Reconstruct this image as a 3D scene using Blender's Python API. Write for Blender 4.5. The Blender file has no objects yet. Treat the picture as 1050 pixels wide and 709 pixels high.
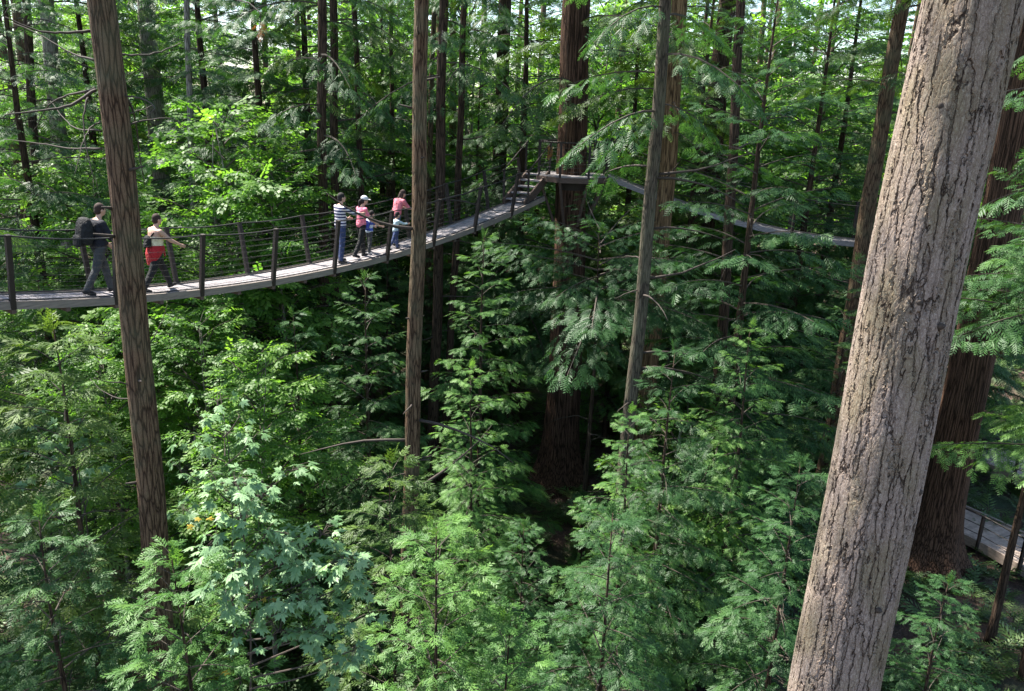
import bpy, math, random
import numpy as np
from mathutils import Vector, Matrix

R = math.radians
random.seed(5)
scene = bpy.context.scene
COL = scene.collection

# ------------------------------------------------------------------ camera
F = 817.0
PITCH, ROLL = R(16.7), R(1.8)
EYE = Vector((0, 0, 14.0))
cam_d = bpy.data.cameras.new('camera')
cam = bpy.data.objects.new('camera', cam_d)
COL.objects.link(cam)
cam_d.sensor_width = 36
cam_d.lens = F / 1050 * 36
cam_d.clip_start, cam_d.clip_end = 0.1, 2000
CM = Matrix.Rotation(R(90) - PITCH, 3, 'X') @ Matrix.Rotation(ROLL, 3, 'Z')
cam.matrix_world = Matrix.Translation(EYE) @ CM.to_4x4()
scene.camera = cam


def ray(x, y):
    return CM @ Vector(((x - 525) / F, -(y - 354.5) / F, -1))


def at(x, y, depth):              # point on the sight line at that optical depth
    return EYE + ray(x, y) * depth


def atD(x, y, D):                 # point on the sight line at ground distance D
    r = ray(x, y)
    return EYE + r * (D / r.y)


def gz(x, y):
    h = 0.35 * math.sin(x * .21 + 1.3) * math.cos(y * .17) + 0.22 * math.sin(x * .53 + y * .41)
    if y > 42:
        h += 5.0 * min(1, (y - 42) / 50)
    return h


def on_ground(x, y):
    r = ray(x, y)
    t = 5.0
    for _ in range(400):
        p = EYE + r * t
        if p.z <= gz(p.x, p.y):
            break
        t += .15
    return p


# ------------------------------------------------------------------ materials
def new_mat(name):
    m = bpy.data.materials.new(name)
    m.use_nodes = True
    nt = m.node_tree
    b = nt.nodes['Principled BSDF']
    return m, nt, b


def N(nt, kind, **kw):
    n = nt.nodes.new(kind)
    for k, v in kw.items():
        if k in n.inputs:
            n.inputs[k].default_value = v
        else:
            setattr(n, k, v)
    return n


def ramp(nt, src, stops):
    n = nt.nodes.new('ShaderNodeValToRGB')
    el = n.color_ramp.elements
    while len(el) < len(stops):
        el.new(.5)
    for e, (p, c) in zip(el, stops):
        e.position = p
        e.color = (*c, 1) if len(c) == 3 else c
    nt.links.new(src, n.inputs[0])
    return n


def plain(name, col, rough=.7, metal=0, var=.25, scale=30):
    m, nt, b = new_mat(name)
    tc = N(nt, 'ShaderNodeTexCoord')
    no = N(nt, 'ShaderNodeTexNoise', Scale=scale, Detail=4.0)
    nt.links.new(tc.outputs['Object'], no.inputs['Vector'])
    lo = tuple(c * (1 - var) for c in col)
    hi = tuple(min(1, c * (1 + var)) for c in col)
    r = ramp(nt, no.outputs[0], [(.3, lo), (.7, hi)])
    nt.links.new(r.outputs[0], b.inputs['Base Color'])
    b.inputs['Roughness'].default_value = rough
    b.inputs['Metallic'].default_value = metal
    return m


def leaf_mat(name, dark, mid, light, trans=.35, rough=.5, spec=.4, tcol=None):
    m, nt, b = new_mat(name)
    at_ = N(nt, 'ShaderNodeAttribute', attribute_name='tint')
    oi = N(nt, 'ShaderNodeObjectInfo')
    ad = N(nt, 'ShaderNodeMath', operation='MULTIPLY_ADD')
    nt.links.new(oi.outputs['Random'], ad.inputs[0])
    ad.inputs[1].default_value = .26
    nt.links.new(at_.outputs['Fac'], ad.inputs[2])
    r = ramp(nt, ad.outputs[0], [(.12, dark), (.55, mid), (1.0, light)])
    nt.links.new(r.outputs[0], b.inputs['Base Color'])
    b.inputs['Roughness'].default_value = rough
    b.inputs['Specular IOR Level'].default_value = spec
    tr = N(nt, 'ShaderNodeBsdfTranslucent')
    mx = N(nt, 'ShaderNodeMix', data_type='RGBA', blend_type='MULTIPLY')
    mx.inputs[0].default_value = 1
    nt.links.new(r.outputs[0], mx.inputs[6])
    mx.inputs[7].default_value = (*(tcol or (1.7, 1.75, .8)), 1)
    nt.links.new(mx.outputs[2], tr.inputs[0])
    ms = N(nt, 'ShaderNodeMixShader')
    ms.inputs[0].default_value = trans
    nt.links.new(b.outputs[0], ms.inputs[1])
    nt.links.new(tr.outputs[0], ms.inputs[2])
    out = nt.nodes['Material Output']
    nt.links.new(ms.outputs[0], out.inputs['Surface'])
    return m


def bark_mat(name, dark, mid, light, sc=9.0, stretch=.1, bump=.03, disp=False, moss=0.0):
    m, nt, b = new_mat(name)
    tc = N(nt, 'ShaderNodeTexCoord')
    mp = N(nt, 'ShaderNodeMapping')
    mp.inputs['Scale'].default_value = (1, 1, stretch)
    nt.links.new(tc.outputs['Object'], mp.inputs[0])
    wob = N(nt, 'ShaderNodeTexNoise', Scale=sc * .7, Detail=3.0)
    nt.links.new(mp.outputs[0], wob.inputs['Vector'])
    mx = N(nt, 'ShaderNodeMix', data_type='RGBA', blend_type='LINEAR_LIGHT')
    mx.inputs[0].default_value = .05 * 9 / sc * 1.6
    nt.links.new(mp.outputs[0], mx.inputs[6])
    nt.links.new(wob.outputs['Color'], mx.inputs[7])
    vo = N(nt, 'ShaderNodeTexVoronoi', feature='DISTANCE_TO_EDGE', Scale=sc)
    nt.links.new(mx.outputs[2], vo.inputs['Vector'])
    fi = N(nt, 'ShaderNodeTexNoise', Scale=sc * 5, Detail=6.0, Roughness=.7)
    mp2 = N(nt, 'ShaderNodeMapping')
    mp2.inputs['Scale'].default_value = (1, 1, min(1, stretch * 3.5))
    nt.links.new(tc.outputs['Object'], mp2.inputs[0])
    nt.links.new(mp2.outputs[0], fi.inputs['Vector'])
    pl = ramp(nt, vo.outputs['Distance'], [(0.0, (0, 0, 0)), (.11, (.75,) * 3), (.3, (1,) * 3)])
    hm = N(nt, 'ShaderNodeMath', operation='MULTIPLY_ADD')
    nt.links.new(fi.outputs[0], hm.inputs[0])
    hm.inputs[1].default_value = .55
    nt.links.new(pl.outputs[0], hm.inputs[2])
    big = N(nt, 'ShaderNodeTexNoise', Scale=1.7, Detail=3.0)
    nt.links.new(tc.outputs['Object'], big.inputs['Vector'])
    cf = N(nt, 'ShaderNodeMath', operation='MULTIPLY')
    nt.links.new(pl.outputs[0], cf.inputs[0])
    nt.links.new(fi.outputs[0], cf.inputs[1])
    c = ramp(nt, cf.outputs[0], [(.05, dark), (.42, mid), (.72, light)])
    mm = N(nt, 'ShaderNodeMix', data_type='RGBA')
    mf = ramp(nt, big.outputs[0], [(.45, (0,) * 3), (.75, (1,) * 3)])
    ml = N(nt, 'ShaderNodeMath', operation='MULTIPLY')
    nt.links.new(mf.outputs[0], ml.inputs[0])
    ml.inputs[1].default_value = moss
    nt.links.new(ml.outputs[0], mm.inputs[0])
    nt.links.new(c.outputs[0], mm.inputs[6])
    mm.inputs[7].default_value = (.12, .13, .08, 1)
    nt.links.new(mm.outputs[2], b.inputs['Base Color'])
    b.inputs['Roughness'].default_value = .9
    b.inputs['Specular IOR Level'].default_value = .15
    if disp:
        d = N(nt, 'ShaderNodeDisplacement', Midlevel=1.0, Scale=bump)
        nt.links.new(hm.outputs[0], d.inputs['Height'])
        nt.links.new(d.outputs[0], nt.nodes['Material Output'].inputs['Displacement'])
        m.displacement_method = 'BOTH'
    else:
        bp = N(nt, 'ShaderNodeBump', Strength=.9, Distance=bump)
        nt.links.new(hm.outputs[0], bp.inputs['Height'])
        nt.links.new(bp.outputs[0], b.inputs['Normal'])
    return m


M = {}
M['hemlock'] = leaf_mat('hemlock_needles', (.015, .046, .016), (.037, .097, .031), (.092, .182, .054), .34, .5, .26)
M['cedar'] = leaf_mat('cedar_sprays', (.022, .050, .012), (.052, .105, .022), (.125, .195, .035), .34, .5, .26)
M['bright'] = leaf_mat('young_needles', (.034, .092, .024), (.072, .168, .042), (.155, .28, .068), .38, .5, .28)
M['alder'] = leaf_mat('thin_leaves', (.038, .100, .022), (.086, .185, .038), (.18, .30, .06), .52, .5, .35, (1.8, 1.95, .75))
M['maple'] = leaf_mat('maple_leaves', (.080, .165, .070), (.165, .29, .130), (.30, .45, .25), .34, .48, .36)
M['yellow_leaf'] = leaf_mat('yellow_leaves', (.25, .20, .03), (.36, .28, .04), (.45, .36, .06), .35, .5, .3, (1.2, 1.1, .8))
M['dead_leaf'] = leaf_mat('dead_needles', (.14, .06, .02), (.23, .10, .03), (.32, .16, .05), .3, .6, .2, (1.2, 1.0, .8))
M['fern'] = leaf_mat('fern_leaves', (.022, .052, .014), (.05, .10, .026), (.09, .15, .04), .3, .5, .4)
def fir_bark():
    m, nt, b = new_mat('grey_fir_bark')
    tc = N(nt, 'ShaderNodeTexCoord')

    def mapped(sz):
        mp = N(nt, 'ShaderNodeMapping')
        mp.inputs['Scale'].default_value = (1, 1, sz)
        nt.links.new(tc.outputs['Object'], mp.inputs[0])
        return mp.outputs[0]

    def noise(v, sc, det, ro=.55):
        n = N(nt, 'ShaderNodeTexNoise', Scale=sc, Detail=det, Roughness=ro)
        nt.links.new(v, n.inputs['Vector'])
        return n

    def warp(v, n, k):
        mx = N(nt, 'ShaderNodeMix', data_type='RGBA', blend_type='LINEAR_LIGHT')
        mx.inputs[0].default_value = k
        nt.links.new(v, mx.inputs[6])
        nt.links.new(n.outputs['Color'], mx.inputs[7])
        return mx.outputs[2]

    def edge(v, sc):
        vo = N(nt, 'ShaderNodeTexVoronoi', feature='DISTANCE_TO_EDGE', Scale=sc)
        nt.links.new(v, vo.inputs['Vector'])
        return vo.outputs['Distance']

    def op(o, a, bb, c=None):
        n = N(nt, 'ShaderNodeMath', operation=o)
        for k, q in enumerate((a, bb, c)):
            if q is None:
                continue
            if isinstance(q, (int, float)):
                n.inputs[k].default_value = q
            else:
                nt.links.new(q, n.inputs[k])
        return n.outputs[0]

    v1 = mapped(.095)
    big = edge(warp(warp(v1, noise(v1, 5, 2), .08), noise(mapped(.5), 18, 3), .030), 10.5)
    v2 = mapped(.33)
    mid = edge(warp(v2, noise(v2, 14, 3), .05), 24.0)
    fine = noise(mapped(.55), 70, 5, .7)
    grain = noise(tc.outputs['Object'], 160, 3, .6)
    patch = noise(mapped(.4), 3.2, 4, .6)
    # furrow strength varies: some cells' edges close up
    brk = ramp(nt, noise(mapped(.30), 7, 2).outputs[0], [(.32, (.0,) * 3), (.46, (1,) * 3)])
    crack = ramp(nt, big, [(0.0, (0,) * 3), (.035, (.25,) * 3), (.085, (1,) * 3)])
    crack = op('MAXIMUM', crack.outputs[0], op('SUBTRACT', .75, brk.outputs[0]))
    scale_ = ramp(nt, mid, [(0.0, (0,) * 3), (.06, (.7,) * 3), (.25, (1,) * 3)]).outputs[0]
    h = op('MULTIPLY_ADD', scale_, .30, op('MULTIPLY', crack, 1.0))
    h = op('MULTIPLY_ADD', fine.outputs[0], .42, h)
    d = N(nt, 'ShaderNodeDisplacement', Midlevel=1.4, Scale=.018)
    nt.links.new(h, d.inputs['Height'])
    nt.links.new(d.outputs[0], nt.nodes['Material Output'].inputs['Displacement'])
    m.displacement_method = 'BOTH'
    f = op('MULTIPLY_ADD', grain.outputs[0], .5, op('MULTIPLY', fine.outputs[0], .55))
    f = op('MULTIPLY_ADD', scale_, .10, f)
    c1 = ramp(nt, f, [(.36, (.080, .058, .046)), (.50, (.180, .138, .114)), (.64, (.262, .208, .176)), (.76, (.44, .375, .33))])
    c2 = ramp(nt, f, [(.36, (.072, .048, .034)), (.50, (.150, .112, .078)), (.66, (.215, .180, .128)), (.80, (.34, .32, .24))])
    mx = N(nt, 'ShaderNodeMix', data_type='RGBA')
    pf = ramp(nt, patch.outputs[0], [(.42, (0,) * 3), (.62, (1,) * 3)])
    nt.links.new(pf.outputs[0], mx.inputs[0])
    nt.links.new(c1.outputs[0], mx.inputs[6])
    nt.links.new(c2.outputs[0], mx.inputs[7])
    cm = N(nt, 'ShaderNodeMix', data_type='RGBA')
    cs = ramp(nt, crack, [(.05, (0,) * 3), (.6, (1,) * 3)])
    nt.links.new(cs.outputs[0], cm.inputs[0])
    cm.inputs[6].default_value = (.040, .028, .022, 1)
    nt.links.new(mx.outputs[2], cm.inputs[7])
    nt.links.new(cm.outputs[2], b.inputs['Base Color'])
    b.inputs['Roughness'].default_value = .92
    b.inputs['Specular IOR Level'].default_value = .12
    return m


M['fir_bark'] = fir_bark()
M['mossy_bark'] = bark_mat('mossy_dark_bark', (.030, .026, .020), (.095, .078, .058), (.16, .135, .105), 24.0, .10, .012, moss=.6)
M['cedar_bark'] = bark_mat('red_cedar_bark', (.020, .011, .007), (.088, .049, .032), (.155, .092, .062), 15.0, .045, .035)
M['brown_bark'] = bark_mat('brown_bark', (.032, .019, .012), (.120, .076, .047), (.20, .138, .09), 20.0, .11, .018, moss=.5)
M['grey_bark'] = bark_mat('pale_bark', (.10, .085, .075), (.27, .24, .21), (.42, .38, .34), 16.0, .12, .012, moss=.2)
M['dark_bark'] = bark_mat('dark_bark', (.018, .012, .009), (.065, .043, .030), (.11, .075, .052), 20.0, .08, .014)
M['orange_bark'] = bark_mat('orange_brown_bark', (.05, .030, .016), (.20, .125, .065), (.30, .20, .11), 14.0, .06, .02)
M['twig'] = plain('twig_bark', (.055, .042, .032), .85)
M['dead_twig'] = plain('dead_twig', (.045, .034, .027), .85)


def wood(name, col, scale=(2, 40, 40)):
    m, nt, b = new_mat(name)
    tc = N(nt, 'ShaderNodeTexCoord')
    mp = N(nt, 'ShaderNodeMapping')
    mp.inputs['Scale'].default_value = scale
    nt.links.new(tc.outputs['Object'], mp.inputs[0])
    no = N(nt, 'ShaderNodeTexNoise', Scale=1.0, Detail=6.0, Roughness=.65)
    nt.links.new(mp.outputs[0], no.inputs['Vector'])
    r = ramp(nt, no.outputs[0], [(.3, tuple(c * .6 for c in col)), (.55, col), (.8, tuple(min(1, c * 1.3) for c in col))])
    at_ = N(nt, 'ShaderNodeAttribute', attribute_name='tint')
    mx = N(nt, 'ShaderNodeMix', data_type='RGBA', blend_type='MULTIPLY')
    mx.inputs[0].default_value = .45
    nt.links.new(r.outputs[0], mx.inputs[6])
    nt.links.new(at_.outputs['Color'], mx.inputs[7])
    nt.links.new(mx.outputs[2], b.inputs['Base Color'])
    b.inputs['Roughness'].default_value = .8
    bp = N(nt, 'ShaderNodeBump', Strength=.4, Distance=.004)
    nt.links.new(no.outputs[0], bp.inputs['Height'])
    nt.links.new(bp.outputs[0], b.inputs['Normal'])
    return m


M['plank'] = wood('weathered_planks', (.27, .245, .25), (6, 6, 30))
M['path_plank'] = wood('path_planks', (.40, .31, .25), (6, 6, 30))
M['beam'] = wood('pale_edge_beam', (.23, .19, .16), (3, 3, 40))
M['dark_wood'] = wood('dark_stained_wood', (.10, .065, .05), (8, 8, 30))
M['post'] = plain('dark_post', (.022, .014, .011), .7)
M['wire'] = plain('steel_wire', (.035, .034, .033), .7, .2)
M['steel'] = plain('dark_steel', (.022, .021, .020), .65, .2)


# ground
def ground_mat():
    m, nt, b = new_mat('forest_floor')
    tc = N(nt, 'ShaderNodeTexCoord')
    a = N(nt, 'ShaderNodeTexNoise', Scale=.35, Detail=6.0)
    c = N(nt, 'ShaderNodeTexNoise', Scale=9.0, Detail=8.0, Roughness=.75)
    for n in (a, c):
        nt.links.new(tc.outputs['Object'], n.inputs['Vector'])
    r1 = ramp(nt, c.outputs[0], [(.25, (.022, .013, .009)), (.5, (.062, .037, .026)), (.75, (.14, .088, .062))])
    r2 = ramp(nt, c.outputs[0], [(.25, (.012, .025, .010)), (.6, (.04, .075, .028)), (.8, (.08, .11, .045))])
    f = ramp(nt, a.outputs[0], [(.52, (0,) * 3), (.66, (1,) * 3)])
    mx = N(nt, 'ShaderNodeMix', data_type='RGBA')
    nt.links.new(f.outputs[0], mx.inputs[0])
    nt.links.new(r1.outputs[0], mx.inputs[6])
    nt.links.new(r2.outputs[0], mx.inputs[7])
    nt.links.new(mx.outputs[2], b.inputs['Base Color'])
    b.inputs['Roughness'].default_value = .95
    bp = N(nt, 'ShaderNodeBump', Strength=1.0, Distance=.08)
    nt.links.new(c.outputs[0], bp.inputs['Height'])
    nt.links.new(bp.outputs[0], b.inputs['Normal'])
    return m


M['ground'] = ground_mat()


# ------------------------------------------------------------------ object helpers
def tag(o, label, cat, group=None, kind=None):
    o['label'] = label
    o['category'] = cat
    if group:
        o['group'] = group
    if kind:
        o['kind'] = kind
    return o


GROUPS = {'person': 'visitors walking on the footbridge', 'backpack': 'bags carried by the visitors', 'footbridge': 'suspension footbridges between the trees',
          'railing': 'railings of the plank paths', 'shrub': 'leafy shrubs under the trees', 'dead bough': 'withered sprays hanging from the trees'}


def thing(name, loc, label, cat, group=None, rz=0.0):
    group = group or GROUPS.get(cat)
    if cat == 'tree' and not group:
        group = 'broadleaf trees in the forest' if name in ('vine_maple', 'young_alder', 'bigleaf_maple', 'alder_tree') else 'conifers of the forest'
    o = bpy.data.objects.new(name, None)
    COL.objects.link(o)
    o.location = loc
    o.rotation_euler = (0, 0, rz)
    o.empty_display_size = .2
    return tag(o, label, cat, group)


def link(name, me, parent=None, loc=None):
    o = bpy.data.objects.new(name, me)
    COL.objects.link(o)
    if parent is not None:
        o.parent = parent
    if loc is not None:
        o.location = loc
    return o


def quads_mesh(name, Q, mat, tint=None, smooth=False, wood=None):
    """Q: (n,4,3) loose quads"""
    n0 = len(Q)
    if wood is not None and wood.f:
        wv = np.array(wood.v, dtype=np.float32)
        wq = wv[np.array([f if len(f) == 4 else (*f, f[2]) for f in wood.f if len(f) <= 4])]
        Q = np.concatenate([Q, wq])
        tint = np.concatenate([np.asarray(tint), np.ones(len(wq))])
    Q = np.ascontiguousarray(Q, dtype=np.float32)
    n = len(Q)
    me = bpy.data.meshes.new(name)
    me.vertices.add(n * 4)
    me.vertices.foreach_set('co', Q.reshape(-1))
    me.loops.add(n * 4)
    me.loops.foreach_set('vertex_index', np.arange(n * 4, dtype=np.int32))
    me.polygons.add(n)
    me.polygons.foreach_set('loop_start', np.arange(0, n * 4, 4, dtype=np.int32))
    if tint is not None:
        a = me.attributes.new('tint', 'FLOAT', 'POINT')
        a.data.foreach_set('value', np.repeat(np.asarray(tint, dtype=np.float32), 4))
    if n > n0:
        mi = np.zeros(n, dtype=np.int32)
        mi[n0:] = 1
        me.polygons.foreach_set('material_index', mi)
    me.update(calc_edges=True)
    me.materials.append(mat)
    if n > n0:
        me.materials.append(M['twig'])
    return me


class MB:
    """collects shapes into one mesh; tint = one grey value per shape"""
    def __init__(s):
        s.v, s.f, s.t = [], [], []

    def add(s, vs, fs, t=1.0):
        o = len(s.v)
        s.v += [tuple(v) for v in vs]
        s.f += [tuple(i + o for i in f) for f in fs]
        s.t += [t] * len(vs)

    def box(s, c, ax, ay, az, t=1.0):
        """c centre; ax, ay, az half-extent vectors"""
        c, ax, ay, az = (Vector(q) for q in (c, ax, ay, az))
        vs = [c + sx * ax + sy * ay + sz * az for sz in (-1, 1) for sy in (-1, 1) for sx in (-1, 1)]
        s.add(vs, [(0, 2, 3, 1), (4, 5, 7, 6), (0, 1, 5, 4), (2, 6, 7, 3), (0, 4, 6, 2), (1, 3, 7, 5)], t)

    def bar(s, a, b, w, h, t=1.0, up=(0, 0, 1)):
        a, b = Vector(a), Vector(b)
        d = b - a
        x = d.normalized()
        y = Vector(up).cross(x)
        if y.length < 1e-3:
            y = Vector((1, 0, 0)).cross(x)
        y.normalize()
        z = x.cross(y)
        s.box((a + b) / 2, d / 2, y * w / 2, z * h / 2, t)

    def tube(s, pts, rad, n=6, t=1.0, cap=True):
        pts = [Vector(p) for p in pts]
        if not hasattr(rad, '__len__'):
            rad = [rad] * len(pts)
        vs, fs = [], []
        prev = None
        for i, p in enumerate(pts):
            d = (pts[min(i + 1, len(pts) - 1)] - pts[max(i - 1, 0)]).normalized()
            if prev is None:
                u = d.orthogonal().normalized()
            else:
                u = (prev - d * prev.dot(d)).normalized()
            prev = u
            w = d.cross(u)
            for k in range(n):
                an = 2 * math.pi * k / n
                vs.append(p + (u * math.cos(an) + w * math.sin(an)) * rad[i])
        for i in range(len(pts) - 1):
            for k in range(n):
                a, b = i * n + k, i * n + (k + 1) % n
                fs.append((a, b, b + n, a + n))
        if cap:
            fs.append(tuple(range(n - 1, -1, -1)))
            fs.append(tuple(range(len(vs) - n, len(vs))))
        s.add(vs, fs, t)

    def ellipsoid(s, c, r, rot=None, nu=14, nv=10):
        c = Vector(c)
        vs, fs = [], []
        for j in range(1, nv):
            ph = math.pi * j / nv
            for i in range(nu):
                th = 2 * math.pi * i / nu
                p = Vector((r[0] * math.sin(ph) * math.cos(th), r[1] * math.sin(ph) * math.sin(th), r[2] * math.cos(ph)))
                vs.append(c + (rot @ p if rot else p))
        top, bot = Vector((0, 0, r[2])), Vector((0, 0, -r[2]))
        vs += [c + (rot @ top if rot else top), c + (rot @ bot if rot else bot)]
        a, b = len(vs) - 2, len(vs) - 1
        for i in range(nu):
            i2 = (i + 1) % nu
            fs.append((a, i, i2))
            fs.append((b, (nv - 2) * nu + i2, (nv - 2) * nu + i))
            for j in range(nv - 2):
                fs.append((j * nu + i, (j + 1) * nu + i, (j + 1) * nu + i2, j * nu + i2))
        s.add(vs, fs)

    def mesh(s, name, mat, smooth=False):
        me = bpy.data.meshes.new(name)
        me.from_pydata(s.v, [], s.f)
        a = me.attributes.new('tint', 'FLOAT', 'POINT')
        a.data.foreach_set('value', np.array(s.t, dtype=np.float32))
        if smooth:
            me.polygons.foreach_set('use_smooth', [True] * len(me.polygons))
        me.materials.append(mat)
        me.update()
        return me

    def build(s, name, mat, parent=None, loc=None, smooth=False):
        return link(name, s.mesh(name, mat, smooth), parent, loc)


# ------------------------------------------------------------------ foliage
def unit(v):
    return v / (np.linalg.norm(v, axis=-1, keepdims=True) + 1e-9)


def kite(p, d, l, w, z=0.0, fold=0.0):
    """one quad: base, side, tip, side; d 2-D direction"""
    d = np.array([d[0], d[1]])
    nrm = np.array([-d[1], d[0]])
    b = np.array(p[:2])
    m = b + d * l * .42
    t = b + d * l
    z0 = p[2] if len(p) > 2 else 0
    return np.array([[b[0], b[1], z0], [m[0] + nrm[0] * w / 2, m[1] + nrm[1] * w / 2, z0 + z * .4 + fold],
                     [t[0], t[1], z0 + z], [m[0] - nrm[0] * w / 2, m[1] - nrm[1] * w / 2, z0 + z * .4 + fold]])


def spray_template(detail, rng):
    """flat feathery conifer spray of length 1 along +x"""
    q = []
    if detail == 0:
        nt_ = 11
        q.append(kite((0, 0), (1, 0), 1.0, .055, -.18))
        for i in range(nt_):
            p = .04 + .84 * i / nt_
            sd = 1 if i % 2 else -1
            l = (.38 * (1 - p) ** .8 + .10) * rng.uniform(.7, 1.2)
            an = R(rng.uniform(34, 52)) * sd
            d = np.array([math.cos(an), math.sin(an)])
            z0 = -.18 * p * p
            tz = rng.uniform(-.45, .02)
            q.append(kite((p, 0, z0), d, l, .075, tz * l, rng.uniform(-.03, .03)))
            if l > .2:
                for s2 in (1, -1):
                    a2 = an + s2 * R(rng.uniform(30, 42))
                    q.append(kite((p + d[0] * l * .42, d[1] * l * .42, z0 + tz * l * .42), (math.cos(a2), math.sin(a2)),
                                  .36 * l * rng.uniform(.8, 1.2), .05, -.05, rng.uniform(-.02, .02)))
    elif detail == 1:
        nt_ = 11
        q.append(kite((0, 0), (1, 0), 1.0, .06, -.18))
        for i in range(nt_):
            p = .05 + .85 * i / nt_
            sd = 1 if i % 2 else -1
            l = (.36 * (1 - p) ** .8 + .09) * rng.uniform(.75, 1.25)
            an = R(rng.uniform(42, 58)) * sd
            q.append(kite((p, 0, -.18 * p * p), (math.cos(an), math.sin(an)), l, .078, -.25 * l))
    else:
        q.append(kite((0, 0), (1, 0), 1.0, .2, -.12))
        for i in range(4):
            p = .1 + .6 * i / 4
            an = R(rng.uniform(35, 60)) * (1 if i % 2 else -1)
            q.append(kite((p, 0, -.1 * p), (math.cos(an), math.sin(an)), .45 * (1 - p * .6), .2, -.08))
    return np.array(q)


def leaf_spray_template(rng, n=9):
    """twig with simple pointed leaves held flat, length 1 along +x"""
    q = []
    for i in range(n):
        p = .1 + .9 * i / n
        sd = 1 if i % 2 else -1
        an = R(rng.uniform(35, 80)) * sd if i < n - 1 else 0
        d = (math.cos(an), math.sin(an))
        q.append(kite((p + .05 * d[0], .05 * d[1], rng.uniform(-.06, .03)), d, rng.uniform(.26, .38), rng.uniform(.17, .24), rng.uniform(-.12, -.02), rng.uniform(-.01, .03)))
    return np.array(q)


def maple_leaf_template(rng):
    """five-lobed toothed leaf, width about 1, stalk end at origin"""
    q = []
    for an, l, w in ((0, .74, .24), (46, .64, .22), (-46, .64, .22), (98, .42, .17), (-98, .42, .17)):
        a = R(an + rng.uniform(-6, 6))
        d = np.array([math.cos(a), math.sin(a)])
        dz = rng.uniform(-.42, -.10)
        c = np.array([.12, 0])
        q.append(kite((*c, 0), d, l, w, dz * l, rng.uniform(0, .05)))
        for s2 in (1, -1):
            a2 = a + s2 * R(36)
            q.append(kite((*(c + d * l * .42), dz * l * .35), (math.cos(a2), math.sin(a2)), l * .36, .12, dz * .25))
            q.append(kite((*(c + d * l * .16), dz * l * .12), (math.cos(a + s2 * R(24)), math.sin(a + s2 * R(24))), l * .42, .15, dz * .3, .02))
    return np.array(q)


def place(templates, P, D, UP, S, rng):
    """copies of random templates at P, pointing along D, face towards UP, size S -> quads (n,4,3), owner index"""
    X = unit(D)
    Y = unit(np.cross(UP, X))
    Z = np.cross(X, Y)
    Rm = np.stack([X, Y, Z], axis=-1) * S[:, None, None]
    which = rng.integers(0, len(templates), len(P))
    out, own = [], []
    for k, T in enumerate(templates):
        idx = np.nonzero(which == k)[0]
        if len(idx) == 0:
            continue
        q = np.einsum('nqc,kdc->knqd', T, Rm[idx]) + P[idx][:, None, None, :]
        out.append(q.reshape(-1, 4, 3))
        own.append(np.repeat(idx, len(T)))
    return np.concatenate(out), np.concatenate(own)


RNG0 = np.random.default_rng(11)
SPRAYS = {d: [spray_template(d, RNG0) for _ in range(4)] for d in (0, 1, 2)}
LEAFSPRAYS = [leaf_spray_template(RNG0) for _ in range(5)]
MAPLELEAF = [maple_leaf_template(RNG0) for _ in range(5)]


def bough(L, rng, up=.15, droop=.30, width=.42, step=.17, spray=.34, sub=.19):
    """sprays of one bough growing along +x: lists of position, direction, size, along; and the axis polyline"""
    P, D, S, A = [], [], [], []
    n = max(4, int(L / step))
    bend = rng.normal(0, .10)

    def ax(s):
        return np.array([L * s, bend * L * s * s, L * (up * s - droop * s * s)])

    for i in range(n):
        s = .14 + .86 * (i + .5) / n
        p0 = ax(s)
        tang = unit(ax(min(1.02, s + .04)) - ax(s - .04))
        for sd in (1, -1):
            if rng.random() < .10:
                continue
            lb = (width * L * (1 - s) ** .72 * (.35 + .65 * min(1, s / .35)) + .10) * rng.uniform(.7, 1.2)
            an = sd * R(rng.uniform(48, 68) * (1 - .35 * s))
            c_, s_ = math.cos(an), math.sin(an)
            d = np.array([tang[0] * c_ - tang[1] * s_, tang[0] * s_ + tang[1] * c_, tang[2] * .6 - rng.uniform(.05, .22)])
            d = unit(d)
            u = rng.uniform(.05, .12)
            k = 0
            while u < lb:
                pp = p0 + d * u + np.array([0, 0, -.22 * u * u])
                a2 = R(rng.uniform(22, 46)) * (1 if k % 2 else -1)
                c2, s2 = math.cos(a2), math.sin(a2)
                dd = np.array([d[0] * c2 - d[1] * s2, d[0] * s2 + d[1] * c2, d[2] - .12 - .3 * u])
                P.append(pp)
                D.append(dd)
                S.append(spray * rng.uniform(.65, 1.15))
                A.append(s * .5 + .5 * u / max(lb, .3))
                u += sub * rng.uniform(.75, 1.3)
                k += 1
            P.append(p0 + d * lb * .92 + np.array([0, 0, -.2 * lb * lb]))
            D.append(d + np.array([0, 0, -.25]))
            S.append(spray * rng.uniform(.7, 1.1))
            A.append(min(1, s * .5 + .5))
    P.append(ax(.97))
    D.append(ax(1.0) - ax(.9))
    S.append(spray * 1.1)
    A.append(1.0)
    return np.array(P), np.array(D), np.array(S), np.array(A), [ax(t) for t in np.linspace(0, .97, 6)]


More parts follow.
